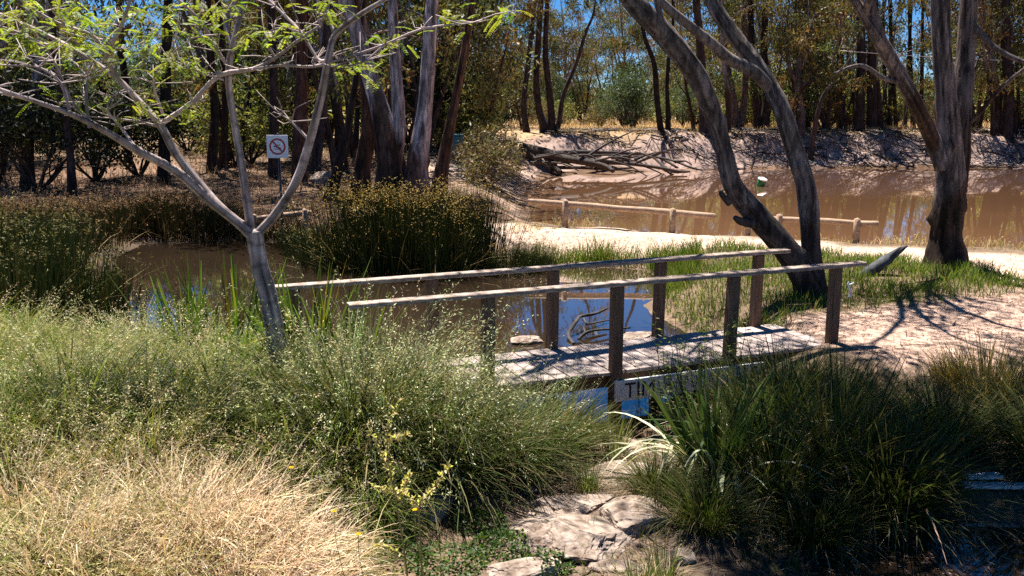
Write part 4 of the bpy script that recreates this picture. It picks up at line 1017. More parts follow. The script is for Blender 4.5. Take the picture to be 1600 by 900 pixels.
# ------------------------------------------------------------------ grasses and plants
def rb(seed): return np.random.default_rng(seed)
def tuft_blades(acc, r, n, rb_, L, w, pal, tilt=(.05, .6), curl=(.3, 1.5), K=5, tippal=None, jit=.2):
    a = r.uniform(0, 6.28, n); q = rb_ * np.sqrt(r.uniform(0, 1, n))
    base = np.stack([q * np.cos(a), q * np.sin(a), np.full(n, -.04)], 1)
    head = a + r.normal(size=n) * .6
    tl = tilt[0] + (tilt[1] - tilt[0]) * (q / rb_) * r.uniform(.4, 1.2, n)
    cu = r.uniform(*curl, n)
    Ls = L * r.uniform(.55, 1.1, n)
    colr = pick(pal, n, r, jit); tip = None
    if tippal is not None: tip = pick(tippal, n, r, jit)
    kk = (np.where(r.uniform(0, 1, n) < .16, r.uniform(.3, .8, n), 2.), r.uniform(.6, 1.7, n)) if K > 4 else None
    return ribbons(acc, base, head, tl, Ls, w * np.clip(r.lognormal(0, .38, n), .45, 2.2), cu, colr, K, tip, r.normal(size=n) * .5, .7, kk), head
def panicles(acc, r, P, head, pal, per=26, size=.014, span=.38, spread=.05):
    """little seed spikelets along the top part of each stalk P (n,K+1,3)"""
    n, K1, _ = P.shape
    for k in range(per):
        s = 1 - span * r.uniform(0, 1, n)
        f = s * (K1 - 1); i = np.minimum(f.astype(int), K1 - 2); fr = (f - i)[:, None]
        ar = np.arange(n)
        c = P[ar, i] * (1 - fr) + P[ar, i + 1] * fr
        wd = spread * np.minimum(1, (1 - s) / span * 1.6 + .15)[:, None]
        c = c + r.normal(size=(n, 3)) * wd
        d = r.normal(size=(n, 3)) * .7 + np.stack([np.cos(head), np.sin(head), np.full(n, -.3)], 1) * .6
        leaves(acc, c, d, size * r.uniform(.8, 2.2, n), size * .42 * r.uniform(.7, 1.4, n), pick(pal, n, r, .18), r)
def panicle_spikes(acc, r, P, head, pal, per=22, size=.025, span=.33):
    """nodding oat-like seed heads: narrow spikelets that lie along short side stalks"""
    n, K1, _ = P.shape; ar = np.arange(n); tipd = P[:, -1] - P[:, -2]; tipd /= np.linalg.norm(tipd, axis=1, keepdims=True)
    tone = pick(pal, n, r, .2)
    for k in range(per):
        s = 1 - span * (k + r.uniform(0, 1, n)) / per
        f = s * (K1 - 1); i = np.minimum(f.astype(int), K1 - 2); fr = (f - i)[:, None]
        c = P[ar, i] * (1 - fr) + P[ar, i + 1] * fr
        sd = r.normal(size=(n, 3)); sd -= tipd * (sd * tipd).sum(1, keepdims=True); sd /= np.linalg.norm(sd, axis=1, keepdims=True)
        reach = .055 * np.clip((1 - s) / span + .12, 0, 1)[:, None] * r.uniform(.3, 1.1, (n, 1))
        c = c + sd * reach * .8 + tipd * reach * .6
        d = tipd * .8 + sd * .55 + np.array([0, 0, -.35]) + .2 * r.normal(size=(n, 3))
        leaves(acc, c, d, size * r.uniform(.7, 1.5, n), size * .3 * r.uniform(.7, 1.4, n), tone * (1 + .12 * r.normal(size=(n, 1))), r)
GREEN = [(.075, .12, .018, 3), (.11, .15, .025, 2), (.05, .09, .02, 2), (.22, .2, .07, 1)]
SEED = [(.66, .62, .34, 3), (.5, .54, .24, 2), (.72, .62, .4, 2)]
STRAW = [(.72, .54, .36, 3), (.6, .43, .27, 2), (.34, .23, .11, 1.2), (.8, .66, .48, 1.4)]
LOM = [(.035, .058, .008, 3), (.058, .082, .012, 2), (.09, .10, .02, 1), (.18, .13, .05, .4)]
def make_panicle(seed, n=330, culms=70, L=1.0, H=1.2, pal=GREEN, seedpal=SEED, name='seeding_grass', per=22):
    r = rb(seed); t = thing(name, 'x', 'grass tussock')
    a = Acc(); tuft_blades(a, r, n, .24, L, .010, pal, (.05, .85), (.4, 2.1), 6, [(.28, .25, .08, 1), (.14, .17, .03, 2)])
    tuft_blades(a, r, 60, .26, L * .8, .009, [(.5, .38, .2, 1), (.34, .25, .12, 1)], (.3, 1.2), (.5, 1.8), 5); obj('blades', a.mesh('blades', M_grass), t)
    b = Acc(); P, h = tuft_blades(b, r, culms, .18, H, .0042, [(.34, .31, .12, 1), (.22, .25, .08, 1)], (.05, .6), (.2, 1.3), 7)
    panicle_spikes(b, r, P, h, seedpal, per); obj('seed_heads', b.mesh('seed_heads', M_straw), t)
    return t
def make_straw(seed, n=900, L=.75, pal=STRAW):
    r = rb(seed); t = thing('dry_tussock', 'x', 'grass tussock')
    a = Acc(); tuft_blades(a, r, n, .34, L, .0085, pal, (.05, 1.0), (.4, 2.4), 7); obj('blades', a.mesh('blades', M_straw), t)
    b = Acc(); P, h = tuft_blades(b, r, 60, .25, L * 1.25, .003, STRAW, (.05, .6), (.3, 1.2), 6)
    panicles(b, r, P, h, [(.55, .43, .28, 1), (.62, .52, .36, 1)], 14, .016, .3, .018); obj('seed_heads', b.mesh('seed_heads', M_straw), t)
    return t
def make_lom(seed, n=900, L=1.25, w=.011, pal=LOM, tilt=(.03, .75), curl=(.35, 1.5), rad=.3):
    r = rb(seed); t = thing('mat_rush', 'x', 'rush tussock')
    a = Acc(); tuft_blades(a, r, n, rad, L, w, pal, tilt, curl, 6, [(.2, .16, .07, 1), (.09, .1, .035, 3)]); obj('blades', a.mesh('blades', M_grass), t)
    b = Acc(); tuft_blades(b, r, 130, rad, L * .9, w, [(.34, .25, .15, 1), (.26, .19, .1, 1)], (.2, 1.1), (.6, 1.7), 6); obj('dead_blades', b.mesh('dead_blades', M_straw), t)
    return t
P1, P2, P3 = make_panicle(301), make_panicle(302, 300, 95, .9, 1.1), make_panicle(303, 380, 60, 1.05, 1.25, [(.13, .15, .03, 2), (.24, .2, .07, 2), (.08, .12, .02, 1)], [(.56, .46, .26, 2), (.45, .42, .2, 1)])
P4 = make_panicle(304, 420, 26, 1.15, 1.2, [(.10, .15, .02, 2), (.16, .2, .03, 2), (.06, .1, .016, 1)])
D1, D2 = make_straw(311), make_straw(312, 700, .68, [(.5, .40, .2, 2), (.36, .31, .12, 2), (.2, .21, .06, 1.5), (.62, .48, .3, .8)])
L1, L2, L3 = make_lom(321), make_lom(322, 700, 1.05), make_lom(323, 520, 1.2, .012, [(.05, .075, .01, 2), (.09, .11, .018, 2), (.2, .15, .05, .8)], (.02, .7), (.1, .9))
r = rb(1)
def spot(T, px, Y, s, label, group, rz=None, sink=.03):
    g = gY(px, Y); return put(T, g - Vector((0, 0, sink)), r.uniform(0, 6.28) if rz is None else rz, s, label, group)

# seeding grass over the left bank
gl = 'seeding grass tussocks of the left bank'
lab = 'pale green seeding grass tussock in the dense left bank stand, among many alike'
for (Y, xs) in [(10.2, (-40, 60, 170, 260)), (9.6, (10, 110, 215, 300, 385)), (9.0, (-50, 60, 160, 255, 345, 500, 560)), (8.4, (-20, 75, 170, 265, 370, 520, 590)), (7.8, (-60, 30, 130, 235, 330, 430, 540)), (7.2, (-30, 70, 180, 290, 400, 480)), (6.6, (-60, 40, 130, 220, 540))]:
    for x in xs:
        if r.uniform() < .16: continue
        spot([P1, P2, P3, P4][r.integers(0, 4)], x + r.uniform(-22, 22), Y + r.uniform(-.2, .2), r.uniform(.66, 1.08), lab, gl)
for px, Y, s_ in [(430, 7.2, 1.0), (500, 7.0, .95), (545, 7.3, 1.0), (390, 7.6, 1.0), (330, 8.0, 1.05), (470, 6.7, .8), (200, 7.4, 1.0), (90, 7.9, 1.05), (560, 6.6, .7)]:
    spot(P4, px, Y, s_, lab, gl)
# slender dark tussock with seed heads in the middle
big1 = make_lom(331, 1100, 1.3, .0075, [(.045, .08, .016, 3), (.075, .11, .025, 2), (.19, .16, .06, .8)], (.03, .9), (.3, 1.5), .3); big1.name = 'seeding_tussock'; big1['category'] = 'grass tussock'
b = Acc(); rr = rb(332); P, h = tuft_blades(b, rr, 95, .25, 1.5, .0042, [(.3, .28, .13, 1), (.2, .24, .1, 1)], (.05, .7), (.2, 1.0), 7)
panicle_spikes(b, rr, P, h, [(.62, .64, .38, 2), (.5, .56, .28, 1)], 20, .022, .34); obj('seed_heads', b.mesh('seed_heads', M_straw), big1)
spot(big1, 690, 7.5, 1.12, 'large slender-bladed tussock with pale plumes in front of the bridge', 'plumed tussocks before the bridge')
spot(big1, 612, 8.0, 1.12, 'plumed tussock behind the largest one, next to the sapling', 'plumed tussocks before the bridge')
spot(big1, 800, 7.7, .8, 'plumed tussock leaning over the near edge of the bridge deck', 'plumed tussocks before the bridge')
spot(big1, 572, 7.9, 1.2, 'plumed tussock rising to the left end of the near handrail', 'plumed tussocks before the bridge')
spot(big1, 520, 7.7, 1.05, 'plumed tussock between the sapling and the straw mound', 'plumed tussocks before the bridge')
spot(big1, 556, 7.75, 1.32, 'tallest plumed tussock, rising in front of the handrail end', 'plumed tussocks before the bridge')
spot(P1, 585, 7.9, 1.45, 'tall pale seeding grass leaning against the handrail end', 'pale seeding grass by the bridge')
spot(P3, 600, 8.2, 1.4, 'pale seeding grass hiding the left end of the handrails', 'pale seeding grass by the bridge')
spot(P1, 660, 8.2, 1.2, 'pale seeding grass between the sapling and the bridge', 'pale seeding grass by the bridge')
spot(P2, 520, 8.5, 1.2, 'pale seeding grass right against the sapling trunk', 'pale seeding grass by the bridge')
# straw
gs = 'dry straw tussocks of the foreground'
for (px, Y, s, T) in [(330, 5.9, 1.0, D1), (400, 5.6, .9, D1), (260, 5.7, .95, D1), (330, 5.25, .85, D1), (430, 5.2, .8, D1), (230, 5.2, .9, D2), (140, 5.6, .95, D2), (60, 5.3, .9, D2), (-10, 5.8, .95, D2), (180, 6.2, .9, D2), (90, 6.3, .85, D2), (410, 6.4, .8, D2), (300, 6.5, .9, D2), (120, 4.9, .8, D2), (480, 5.7, .7, D2), (20, 4.9, .8, D2), (340, 4.8, .7, D1), (480, 4.9, .6, D2)]:
    spot(T, px, Y, s, 'dry straw tussock in the sunny foreground mound, among many alike', gs)
# mat rushes on the right
gm = 'dark mat rushes on the right'
for px, Y, s, T, lab in [
    (1320, 7.7, 1.05, L3, 'largest dark mat rush, filling the ground right of the strap plant'), (1415, 7.1, .9, L1, 'dark mat rush overlapping the right side of the largest rush'),
    (1225, 7.2, .8, L3, 'dark mat rush at the left foot of the largest rush'), (1500, 8.2, .8, L1, 'dark mat rush below the golden grass'),
    (1300, 6.7, .66, L2, 'shaded mat rush in front of the largest rush'), (1690, 7.6, .9, L1, 'dark mat rush touching the right border beside the boards'), (1120, 6.6, .6, L2, 'small yellowing mat rush in front of the strap plant'),
    (1230, 8.4, .95, L3, 'mat rush against the bridge end'), (1270, 9.3, .72, L2, 'mat rush at the foot of the last near bridge post'), (1330, 9.0, .7, L1, 'mat rush between the bridge end and the sandy path'), (1440, 8.4, .75, L2, 'mat rush at the near edge of the sandy path'), (1040, 7.2, .5, L2, 'small mat rush beside the flat slabs')]:
    spot(T, px, Y, s, lab, gm)
gold = make_lom(341, 560, 1.0, .008, [(.5, .35, .09, 2), (.58, .41, .14, 2), (.34, .27, .08, 1)], (.02, .5), (.1, .9), .24); gold.name = 'golden_grass'; gold['category'] = 'grass tussock'
spot(gold, 1560, 9.2, 1.0, 'golden upright grass by the sandy path, the tallest', 'golden grass by the sandy path')
spot(gold, 1625, 9.0, .9, 'golden upright grass behind the boards at the path', 'golden grass by the sandy path')
spot(gold, 1500, 9.6, .55, 'small golden grass at the edge of the sandy path', 'golden grass by the sandy path')
for px, Y, s_, lab_ in [(900, 8.5, .55, 'mat rush left of the pond outlet, before the deck edge'), (860, 8.3, .75, 'mat rush between the plumes and the pond outlet')]:
    spot(L3, px, Y, s_, lab_, 'mat rushes at the pond outlet')
# strap plant
def strap():
    r_ = rb(351); t = thing('strap_leaf_plant', 'strap-leaved plant with pale arching leaves before the name board', 'plant')
    a = Acc(); tuft_blades(a, r_, 150, .16, 1.05, .03, [(.06, .10, .025, 2), (.09, .13, .04, 2)], (.02, .45), (.1, .9), 7); obj('leaves', a.mesh('leaves', M_grass), t)
    b = Acc(); tuft_blades(b, r_, 34, .16, 1.25, .03, [(.6, .64, .42, 2), (.7, .68, .48, 1)], (.15, .7), (1.4, 2.8), 10); obj('pale_leaves', b.mesh('pale_leaves', M_grass), t)
    return t
sp1 = strap(); spot(sp1, 1128, 7.5, 1.1, None, None)
c = dup(sp1, gY(1185, 8.1), 2.0, .95, 'smaller strap-leaved plant close behind the pale arching one'); 
# green flax-like swords at the sapling
def swords(seed, n, L, w):
    r_ = rb(seed); t = thing('sword_leaf_plant', 'x', 'plant')
    a = Acc(); tuft_blades(a, r_, n, .2, L, w, [(.07, .13, .014, 3), (.12, .18, .02, 2), (.04, .075, .012, 2), (.3, .24, .03, .1)], (.0, .55), (.0, .35), 5, [(.10, .16, .02, 12), (.36, .25, .03, 1)]); obj('leaves', a.mesh('leaves', M_grass), t); return t
w1 = swords(361, 85, 1.35, .032)
for px, Y, s, lab in [(300, 9.9, 1.15, 'sword-leaved plant standing before the pond, left of the sapling'), (365, 9.7, 1.15, 'sword-leaved plant right against the sapling trunk on its left'), (470, 9.3, 1.15, 'sword-leaved plant just right of the sapling trunk'), (525, 9.3, 1.05, 'sword-leaved plant around the left end of the handrails')]:
    spot(w1, px, Y, s, lab, 'sword-leaved plants at the pond edge')
# upright rush beside the boulders
up1 = make_lom(371, 110, .6, .008, [(.12, .17, .04, 2), (.2, .24, .06, 1)], (0, .35), (0, .5), .1); up1.name = 'small_rush'; up1['category'] = 'rush tussock'
for px, Y, s, lab in [(965, 8.5, 1.0, 'bright small rush under the name board'), (925, 7.3, .7, 'bright small rush between the slabs and the long low slab'), (1050, 5.7, .75, 'bright small rush beside the brownish boulder'), (1015, 5.5, .7, 'bright small rush at the lower border by the boulder'), (930, 6.5, .35, 'tiny rush growing from a crack behind the large boulder')]:
    spot(up1, px, Y, s, lab, 'small rushes of the creek bed')

# reeds
def reed_clump(seed, n, rx, ry, L, pal, headpal, w=.009, heads=True, nh=900):
    r_ = rb(seed); t = thing('reed_clump', 'x', 'reeds')
    a = Acc(); q = np.sqrt(r_.uniform(0, 1, n)) * (1 + .16 * r_.normal(size=n)); an = r_.uniform(0, 6.28, n)
    q = q * (1 + .16 * np.sin(an * 3 + seed) + .1 * np.sin(an * 7 + 2 * seed))
    bx, by = rx * q * np.cos(an), ry * q * np.sin(an)
    base = np.stack([bx, by, np.full(n, -.35)], 1)
    hd = an + r_.normal(size=n) * .9
    patch = .93 + .09 * np.sin(bx * 2.7 + seed) * np.cos(by * 3.1 + seed) + .05 * np.sin(bx * 7 + seed)
    tl = r_.uniform(0, .2, n) * (.3 + q); lean = r_.uniform(0, 1, n) < .025; tl = np.where(lean, r_.uniform(.3, 1.0, n), tl)
    P = ribbons(a, base, hd, tl, (L + .35) * patch * np.where(r_.uniform(0, 1, n) < .75, r_.uniform(.86, 1.06, n), r_.uniform(.5, .9, n)), w * r_.uniform(.6, 1.4, n), np.where(lean, r_.uniform(.1, .9, n), r_.uniform(0, .22, n)), pick(pal, n, r_, .3), 5, pick([pal[0], pal[0], pal[-1]], n, r_, .25), r_.uniform(0, 3, n))
    dn = int(n * .08); k = r_.choice(n, dn)
    ribbons(a, base[k] * np.array([1.08, 1.08, 1]), r_.uniform(0, 6.28, dn), r_.uniform(.1, 1.2, dn), (L + .3) * r_.uniform(.4, .9, dn), np.full(dn, w), r_.uniform(.1, 1.2, dn), pick([(.3, .22, .11, 1), (.2, .14, .07, 1)], dn, r_, .2), 4)
    obj('stems', a.mesh('stems', M_reed), t)
    if heads:
        b = Acc(); sel = r_.choice(n, min(nh, n), replace=False); Ps = P[sel]; hs = hd[sel]
        panicles(b, r_, Ps, hs, headpal, 4, .034, .11, .022); obj('seed_heads', b.mesh('seed_heads', M_straw), t)
    return t
REED = [(.022, .03, .008, 3), (.038, .046, .012, 2), (.08, .08, .026, .5)]
REEDH = [(.46, .32, .08, 3), (.3, .2, .055, 2), (.55, .42, .14, 1)]
R1 = reed_clump(401, 3600, 1.75, .95, 2.0, REED, REEDH, .014, True, 1500)
p = gY(652, 19.4); p.z = WZ; put(R1, p, 0, 1, 'big dark reed clump with golden seed heads standing in the pond')
R2 = reed_clump(402, 900, .8, .55, 1.25, [(.04, .062, .016, 3), (.028, .045, .014, 2), (.12, .09, .035, 1)], [(.2, .17, .06, 1), (.15, .15, .05, 1)], .012, True, 200)
gr = 'reeds on the left pond edge'
for px, Y, s, lab in [(20, 13.6, 1.25, 'dark green reeds at the left pond edge, tallest stand'), (95, 13.9, 1.15, 'dark green reeds jutting towards the pond water'), (140, 14.6, .8, 'dark green reeds, lowest stand beside open water'), (-50, 13.2, 1.2, 'dark green reeds cut by the left border'), (60, 15.6, 1.25, 'dark green reeds behind the tallest stand'), (0, 12.4, .9, 'dark green reeds rising out of the seeding grass')]:
    spot(R2, px, Y, s, lab, gr)
R3 = reed_clump(403, 1000, 1.0, .6, .95, [(.035, .04, .014, 3), (.065, .05, .022, 2), (.17, .10, .05, 1)], [(.26, .16, .08, 1), (.34, .21, .11, 1)], .015, True, 350)
for k, (px, Y, s) in enumerate([(130, 21.5, 1.0), (175, 23.4, 1.0), (225, 24.2, .95), (275, 24.4, 1.05), (325, 24.4, .95), (368, 24.5, .9), (420, 24.2, .8), (465, 23.2, .7), (80, 20, 1.1), (40, 18.5, 1.15), (0, 19, 1.1)]):
    spot(R3, px, Y, s, 'low brown-green reeds along the far left pond bank, among many alike', 'low reeds along the far pond bank')
for px, Y, s, lab in [(510, 20.6, 1.15, 'green rush stand left of the big reed clump'), (545, 19.8, 1.1, 'green rush stand touching the big reed clump'), (795, 19.0, .8, 'green rush stand on the right flank of the big reed clump'), (835, 19.4, .65, 'low rush stand between the reed clump and the bridge rail'), (488, 21.5, .8, 'low rush stand under the log barrier')]:
    spot(R2, px, Y, s, lab, 'rushes around the big reed clump')
# dead brown fronds (reddish dome)
fr = make_lom(411, 260, .7, .02, [(.2, .06, .035, 2), (.28, .1, .06, 1)], (.3, 1.0), (.9, 2.0), .12); fr.name = 'withered_shrub'; fr['category'] = 'shrub'
spot(fr, 268, 26.5, 1.2, 'withered red-brown dome of drooping fronds under the wood', None)

# tall thin forbs in front of the bridge
def forb(seed, H=1.2, n=9):
    r_ = rb(seed); t = thing('tall_weed', 'x', 'weed'); a = Acc(); b = Acc()
    for k in range(n):
        an = r_.uniform(0, 6.28); d = np.array([math.cos(an) * .12, math.sin(an) * .12, 1]); p0 = np.array([math.cos(an), math.sin(an), 0]) * r_.uniform(0, .18)
        h = H * r_.uniform(.6, 1.1); P = [p0 + d * h * s + np.array([*(r_.normal(size=2) * .015), 0]) for s in np.linspace(0, 1, 6)]
        tube(a, P, [.006, .0055, .005, .004, .003, .002], 4, col=(.07, .075, .035))
        m = 26; s = r_.uniform(.25, 1, m); c_ = p0 + d * (h * s)[:, None]
        dv = r_.normal(size=(m, 3)); dv[:, 2] = np.abs(dv[:, 2]) * .4
        leaves(b, c_, dv, r_.uniform(.04, .1, m), r_.uniform(.012, .025, m), pick([(.07, .10, .03, 2), (.12, .14, .05, 1), (.3, .3, .15, .5)], m, r_, .2), r_)
    obj('stem', a.mesh('stem', M_grass), t); obj('leaves', b.mesh('leaves', M_soft), t); return t
f1 = forb(421)
for px, Y, s, lab in [(1060, 9.2, 1.0, 'thin dark weed rising past the handrail beside the middle post'), (1100, 9.3, 1.05, 'thin dark weed between two near posts, tallest'), (1135, 9.5, .9, 'thin dark weed hiding the foot of a near post'), (1015, 9.0, .7, 'thin weed just right of the post above the name board'), (1175, 9.6, .6, 'thin weed before the lit end of the deck')]:
    spot(f1, px, Y, s, lab, 'tall weeds by the bridge')
# dock-like weed close to the viewer
def dock():
    Y = 5.2; base = gY(655, Y); t = thing('seeding_weed', 'tall pale weed with forked seed spikes in front of the plumed tussock', 'weed', base); bv = np.array(base); r_ = rb(431)
    lines = [[(640, 930, 5.2), (630, 850, 5.2), (618, 780, 5.2), (607, 720, 5.2), (606, 670, 5.2), (624, 622, 5.2)], [(612, 745, 5.2), (592, 700, 5.25), (574, 665, 5.3)], [(607, 690, 5.2), (622, 682, 5.15), (640, 678, 5.1)],
             [(660, 940, 5.25), (658, 860, 5.25), (655, 790, 5.25), (672, 770, 5.2), (690, 745, 5.2), (703, 725, 5.2)], [(655, 790, 5.25), (630, 772, 5.2), (605, 765, 5.2), (582, 760, 5.2)], [(650, 885, 5.2), (620, 862, 5.2), (585, 850, 5.2)], [(618, 780, 5.2), (632, 760, 5.15), (640, 740, 5.1)]]
    a = Acc(); b = Acc()
    for l in lines:
        P = np.array([np.array(at(*q)) - bv for q in l]); tube(a, P, np.linspace(.007, .003, len(P)), 5, col=(.30, .27, .12), sub=3)
        Pc, _ = catmull(P, np.ones(len(P)), 14); st = 0 if l[0][1] < 800 else int(len(Pc) * .45)
        Pc = Pc[st:]; m = len(Pc)
        for q in range(2):
            dv = r_.normal(size=(m, 3)); dv[:, 2] += .5
            leaves(b, Pc + r_.normal(size=(m, 3)) * .008, dv, r_.uniform(.015, .05, m), r_.uniform(.008, .018, m), pick([(.62, .52, .26, 2), (.5, .46, .18, 1), (.66, .58, .38, 1)], m, r_, .12), r_)
    obj('stem', a.mesh('stem', M_grass), t); obj('seed_heads', b.mesh('seed_heads', M_soft), t)
dock()
# daisies
def daisy(px, py, Y, lab):
    c = at(px, py, Y); g = Vector((c.x, c.y, tz(c.x, c.y))); t = thing('yellow_daisy', lab, 'flower', g, 0, 'yellow daisies'); h = c.z - g.z
    a = Acc(); tube(a, [(.09, .05, -.02), (.05, -.02, h * .4), (.0, .01, h * .75), (0, 0, h)], [.0025, .0025, .002, .0018], 5, col=(.22, .24, .09), sub=3); obj('stem', a.mesh('stem', M_grass), t)
    b = Acc(); r_ = rb(int(px)); n = 26; an = np.linspace(0, 6.28 * 2, n)
    leaves(b, np.tile([[0, 0, h]], (n, 1)), np.stack([np.cos(an), np.sin(an) - .3, np.full(n, .35)], 1), np.full(n, .02), np.full(n, .009), pick([(.9, .56, .015, 1)], n, r_, .05), r_); obj('petals', b.mesh('petals', M_soft), t)
daisy(455, 731, 5.6, 'yellow daisy above the straw mound, apart from the others'); daisy(560, 835, 5.0, 'yellow daisy low beside the seeding weed, largest'); daisy(522, 799, 5.2, 'tiny yellow daisy between the straw and the seeding weed'); daisy(648, 797, 5.3, 'yellow daisy before the pale stone')

# ---- stuff: grass nobody could count
def scatter(poly, n, seed, fn=None):
    r_ = rb(seed); P = np.array(poly); lo, hi = P.min(0), P.max(0); out = np.zeros((0, 2))
    while len(out) < n:
        q = r_.uniform(lo, hi, (n * 2, 2)); m = sd_poly(q[:, 0], q[:, 1], poly) < 0
        if fn is not None: m &= fn(q[:, 0], q[:, 1], r_)
        out = np.vstack([out, q[m]])
    return out[:n]
def grass_stuff(name, label, polys, L, w, pal, seed, curl=(.2, 1.2), mat=None, K=3, tilt=.35, heads=0):
    acc = Acc(); r_ = rb(seed)
    for poly, n, fn in polys:
        q = scatter(poly, n, seed, fn); z = terrain(q[:, 0], q[:, 1])
        # blades gather in tufts
        base = np.stack([q[:, 0], q[:, 1], z - .02], 1); base[:, :2] += r_.normal(size=(n, 2)) * .05
        cl = .65 + .5 * np.clip(vnoise(q[:, 0], q[:, 1], 2.3, seed), -.7, .8)
        hd = r_.uniform(0, 6.28, n)
        P = ribbons(acc, base, hd, r_.uniform(0, tilt, n), L * cl * r_.uniform(.5, 1.25, n), w * r_.uniform(.6, 1.4, n), r_.uniform(*curl, n), pick(pal, n, r_, .22), K, None, r_.normal(size=n))
        if heads: panicles(acc, r_, P[::3], hd[::3], [(.5, .4, .24, 1), (.58, .47, .3, 1)], heads, w * 2.2, .3, L * .04)
    o = obj(name, acc.mesh(name, mat or M_grass)); tag(o, label, 'grass', None, 'stuff'); return o
offpath = lambda x, y, r_: (sd_poly(x, y, PATH) > r_.uniform(-.25, .35, len(x))) & (sd_poly(x, y, POND) > .05) & (sd_poly(x, y, TRACK) > r_.uniform(-.2, .5, len(x))) & (sd_poly(x, y, LAKE) > .4)
BERM = [gz(*p, 0) for p in [(790, 420), (800, 380), (930, 374), (1050, 384), (1200, 388), (1300, 388), (1440, 400), (1530, 412), (1640, 430), (1640, 470), (1560, 486), (1400, 496), (1340, 520), (1200, 530), (1060, 515), (1040, 420), (900, 412)]]
GREENB = [(.11, .165, .025, 3), (.16, .21, .035, 2), (.07, .11, .02, 2), (.34, .28, .11, .8)]
grass_stuff('green_grass', 'bright green grass on the bank between bridge and lake path', [(BERM, 15000, offpath)], .32, .012, GREENB, 501)
PONDB = [gz(*p, -.2) for p in [(790, 424), (795, 388), (860, 378), (1000, 386), (1090, 392), (1090, 424), (1020, 428), (900, 420)]]
grass_stuff('pond_bank_grass', 'tall bright grass strip along the back of the pond', [(PONDB, 5000, lambda x, y, r_: (sd_poly(x, y, POND) > .02) & (sd_poly(x, y, PATH) > r_.uniform(-.15, .4, len(x))))], .55, .013, GREENB, 507, curl=(.1, .8))
FARM = [(4, 62), (40, 62), (60, 66), (70, 110), (-5, 110), (-3, 66)]
grass_stuff('dry_meadow_grass', 'golden dry grass on the rise across the lake', [(FARM, 16000, lambda x, y, r_: sd_poly(x, y, LAKE) > 5)], .55, .05, [(.6, .44, .22, 3), (.5, .36, .18, 2), (.66, .5, .3, 1)], 502, mat=M_straw)
LEFTM = [(-24, 24.5), (-7, 24.6), (-3.5, 24), (-1.2, 23), (-.6, 27), (-.6, 40), (-4, 60), (-40, 60), (-36, 24)]
grass_stuff('woodland_grass', 'dry pinkish grass under the trees behind the pond', [(LEFTM, 17000, lambda x, y, r_: (sd_poly(x, y, LAKE) > 5) & (y < r_.uniform(24, 62, len(x))))], .5, .022, [(.28, .16, .10, 3), (.36, .22, .13, 2), (.2, .13, .065, 2), (.09, .09, .035, 1)], 503, mat=M_straw, heads=3)
EDGE = [gz(*p, 0) for p in [(800, 366), (940, 352), (1060, 358), (1300, 378), (1450, 386), (1620, 396), (1620, 390), (1300, 370), (1060, 352), (930, 346), (800, 356)]]
grass_stuff('lakeside_grass', 'sparse dry grass along the lake edge of the path', [(EDGE, 1500, None)], .3, .014, [(.6, .46, .24, 2), (.5, .4, .2, 1), (.4, .4, .12, 1)], 504, mat=M_straw, heads=2)
NEAR = [(-9, 4.2), (-6.6, 13), (-5, 11), (-2.6, 10.4), (-.8, 9.9), (-.6, 7), (-.9, 5.5), (-.6, 4.2)]
grass_stuff('bank_grass', 'mixed green and straw grass filling the left bank between tussocks', [(NEAR, 8000, lambda x, y, r_: vnoise(x, y, 1.9, 2) > r_.uniform(-.3, .5, len(x)))], .72, .011, [(.10, .15, .02, 3), (.17, .2, .035, 2), (.42, .34, .17, 1.2)], 505, curl=(.4, 1.8), K=4, tilt=.6)
RIGHTN = [(1.6, 4.5), (2.0, 9.0), (3.4, 9.9), (6.5, 9.4), (7.5, 7), (6, 4.5)]
grass_stuff('creek_grass', 'shaded grass between the mat rushes', [(RIGHTN, 5500, lambda x, y, r_: sd_poly(x, y, PUD) > .1)], .4, .007, LOM, 506, curl=(.4, 1.8), K=4, tilt=.7)
BTOP = [gz(*q, WZ) for q in [(860, 266), (1640, 259)]] + [(52, 65), (4, 65)]
grass_stuff('far_bank_grass', 'dry grass tufts along the top and face of the far bank', [(BTOP, 5200, lambda x, y, r_: (sd_poly(x, y, LAKE) > r_.uniform(.8, 6, len(x))) & (vnoise(x, y, 1.3, 4) > r_.uniform(-.5, .6, len(x))))], .5, .04, [(.5, .36, .18, 3), (.36, .26, .12, 2), (.14, .14, .05, 1)], 508, mat=M_straw)
BED = [(-.2, 5.3), (-.1, 8.3), (1.5, 8.5), (2.2, 7.6), (1.9, 5.3)]
grass_stuff('creek_bed_grass', 'thin grass blades between the boulders of the creek bed', [(BED, 900, lambda x, y, r_: vnoise(x, y, 2.6, 9) > r_.uniform(-.4, .7, len(x)))], .24, .006, [(.12, .15, .03, 2), (.4, .3, .15, 1)], 509, curl=(.3, 1.6), K=4)
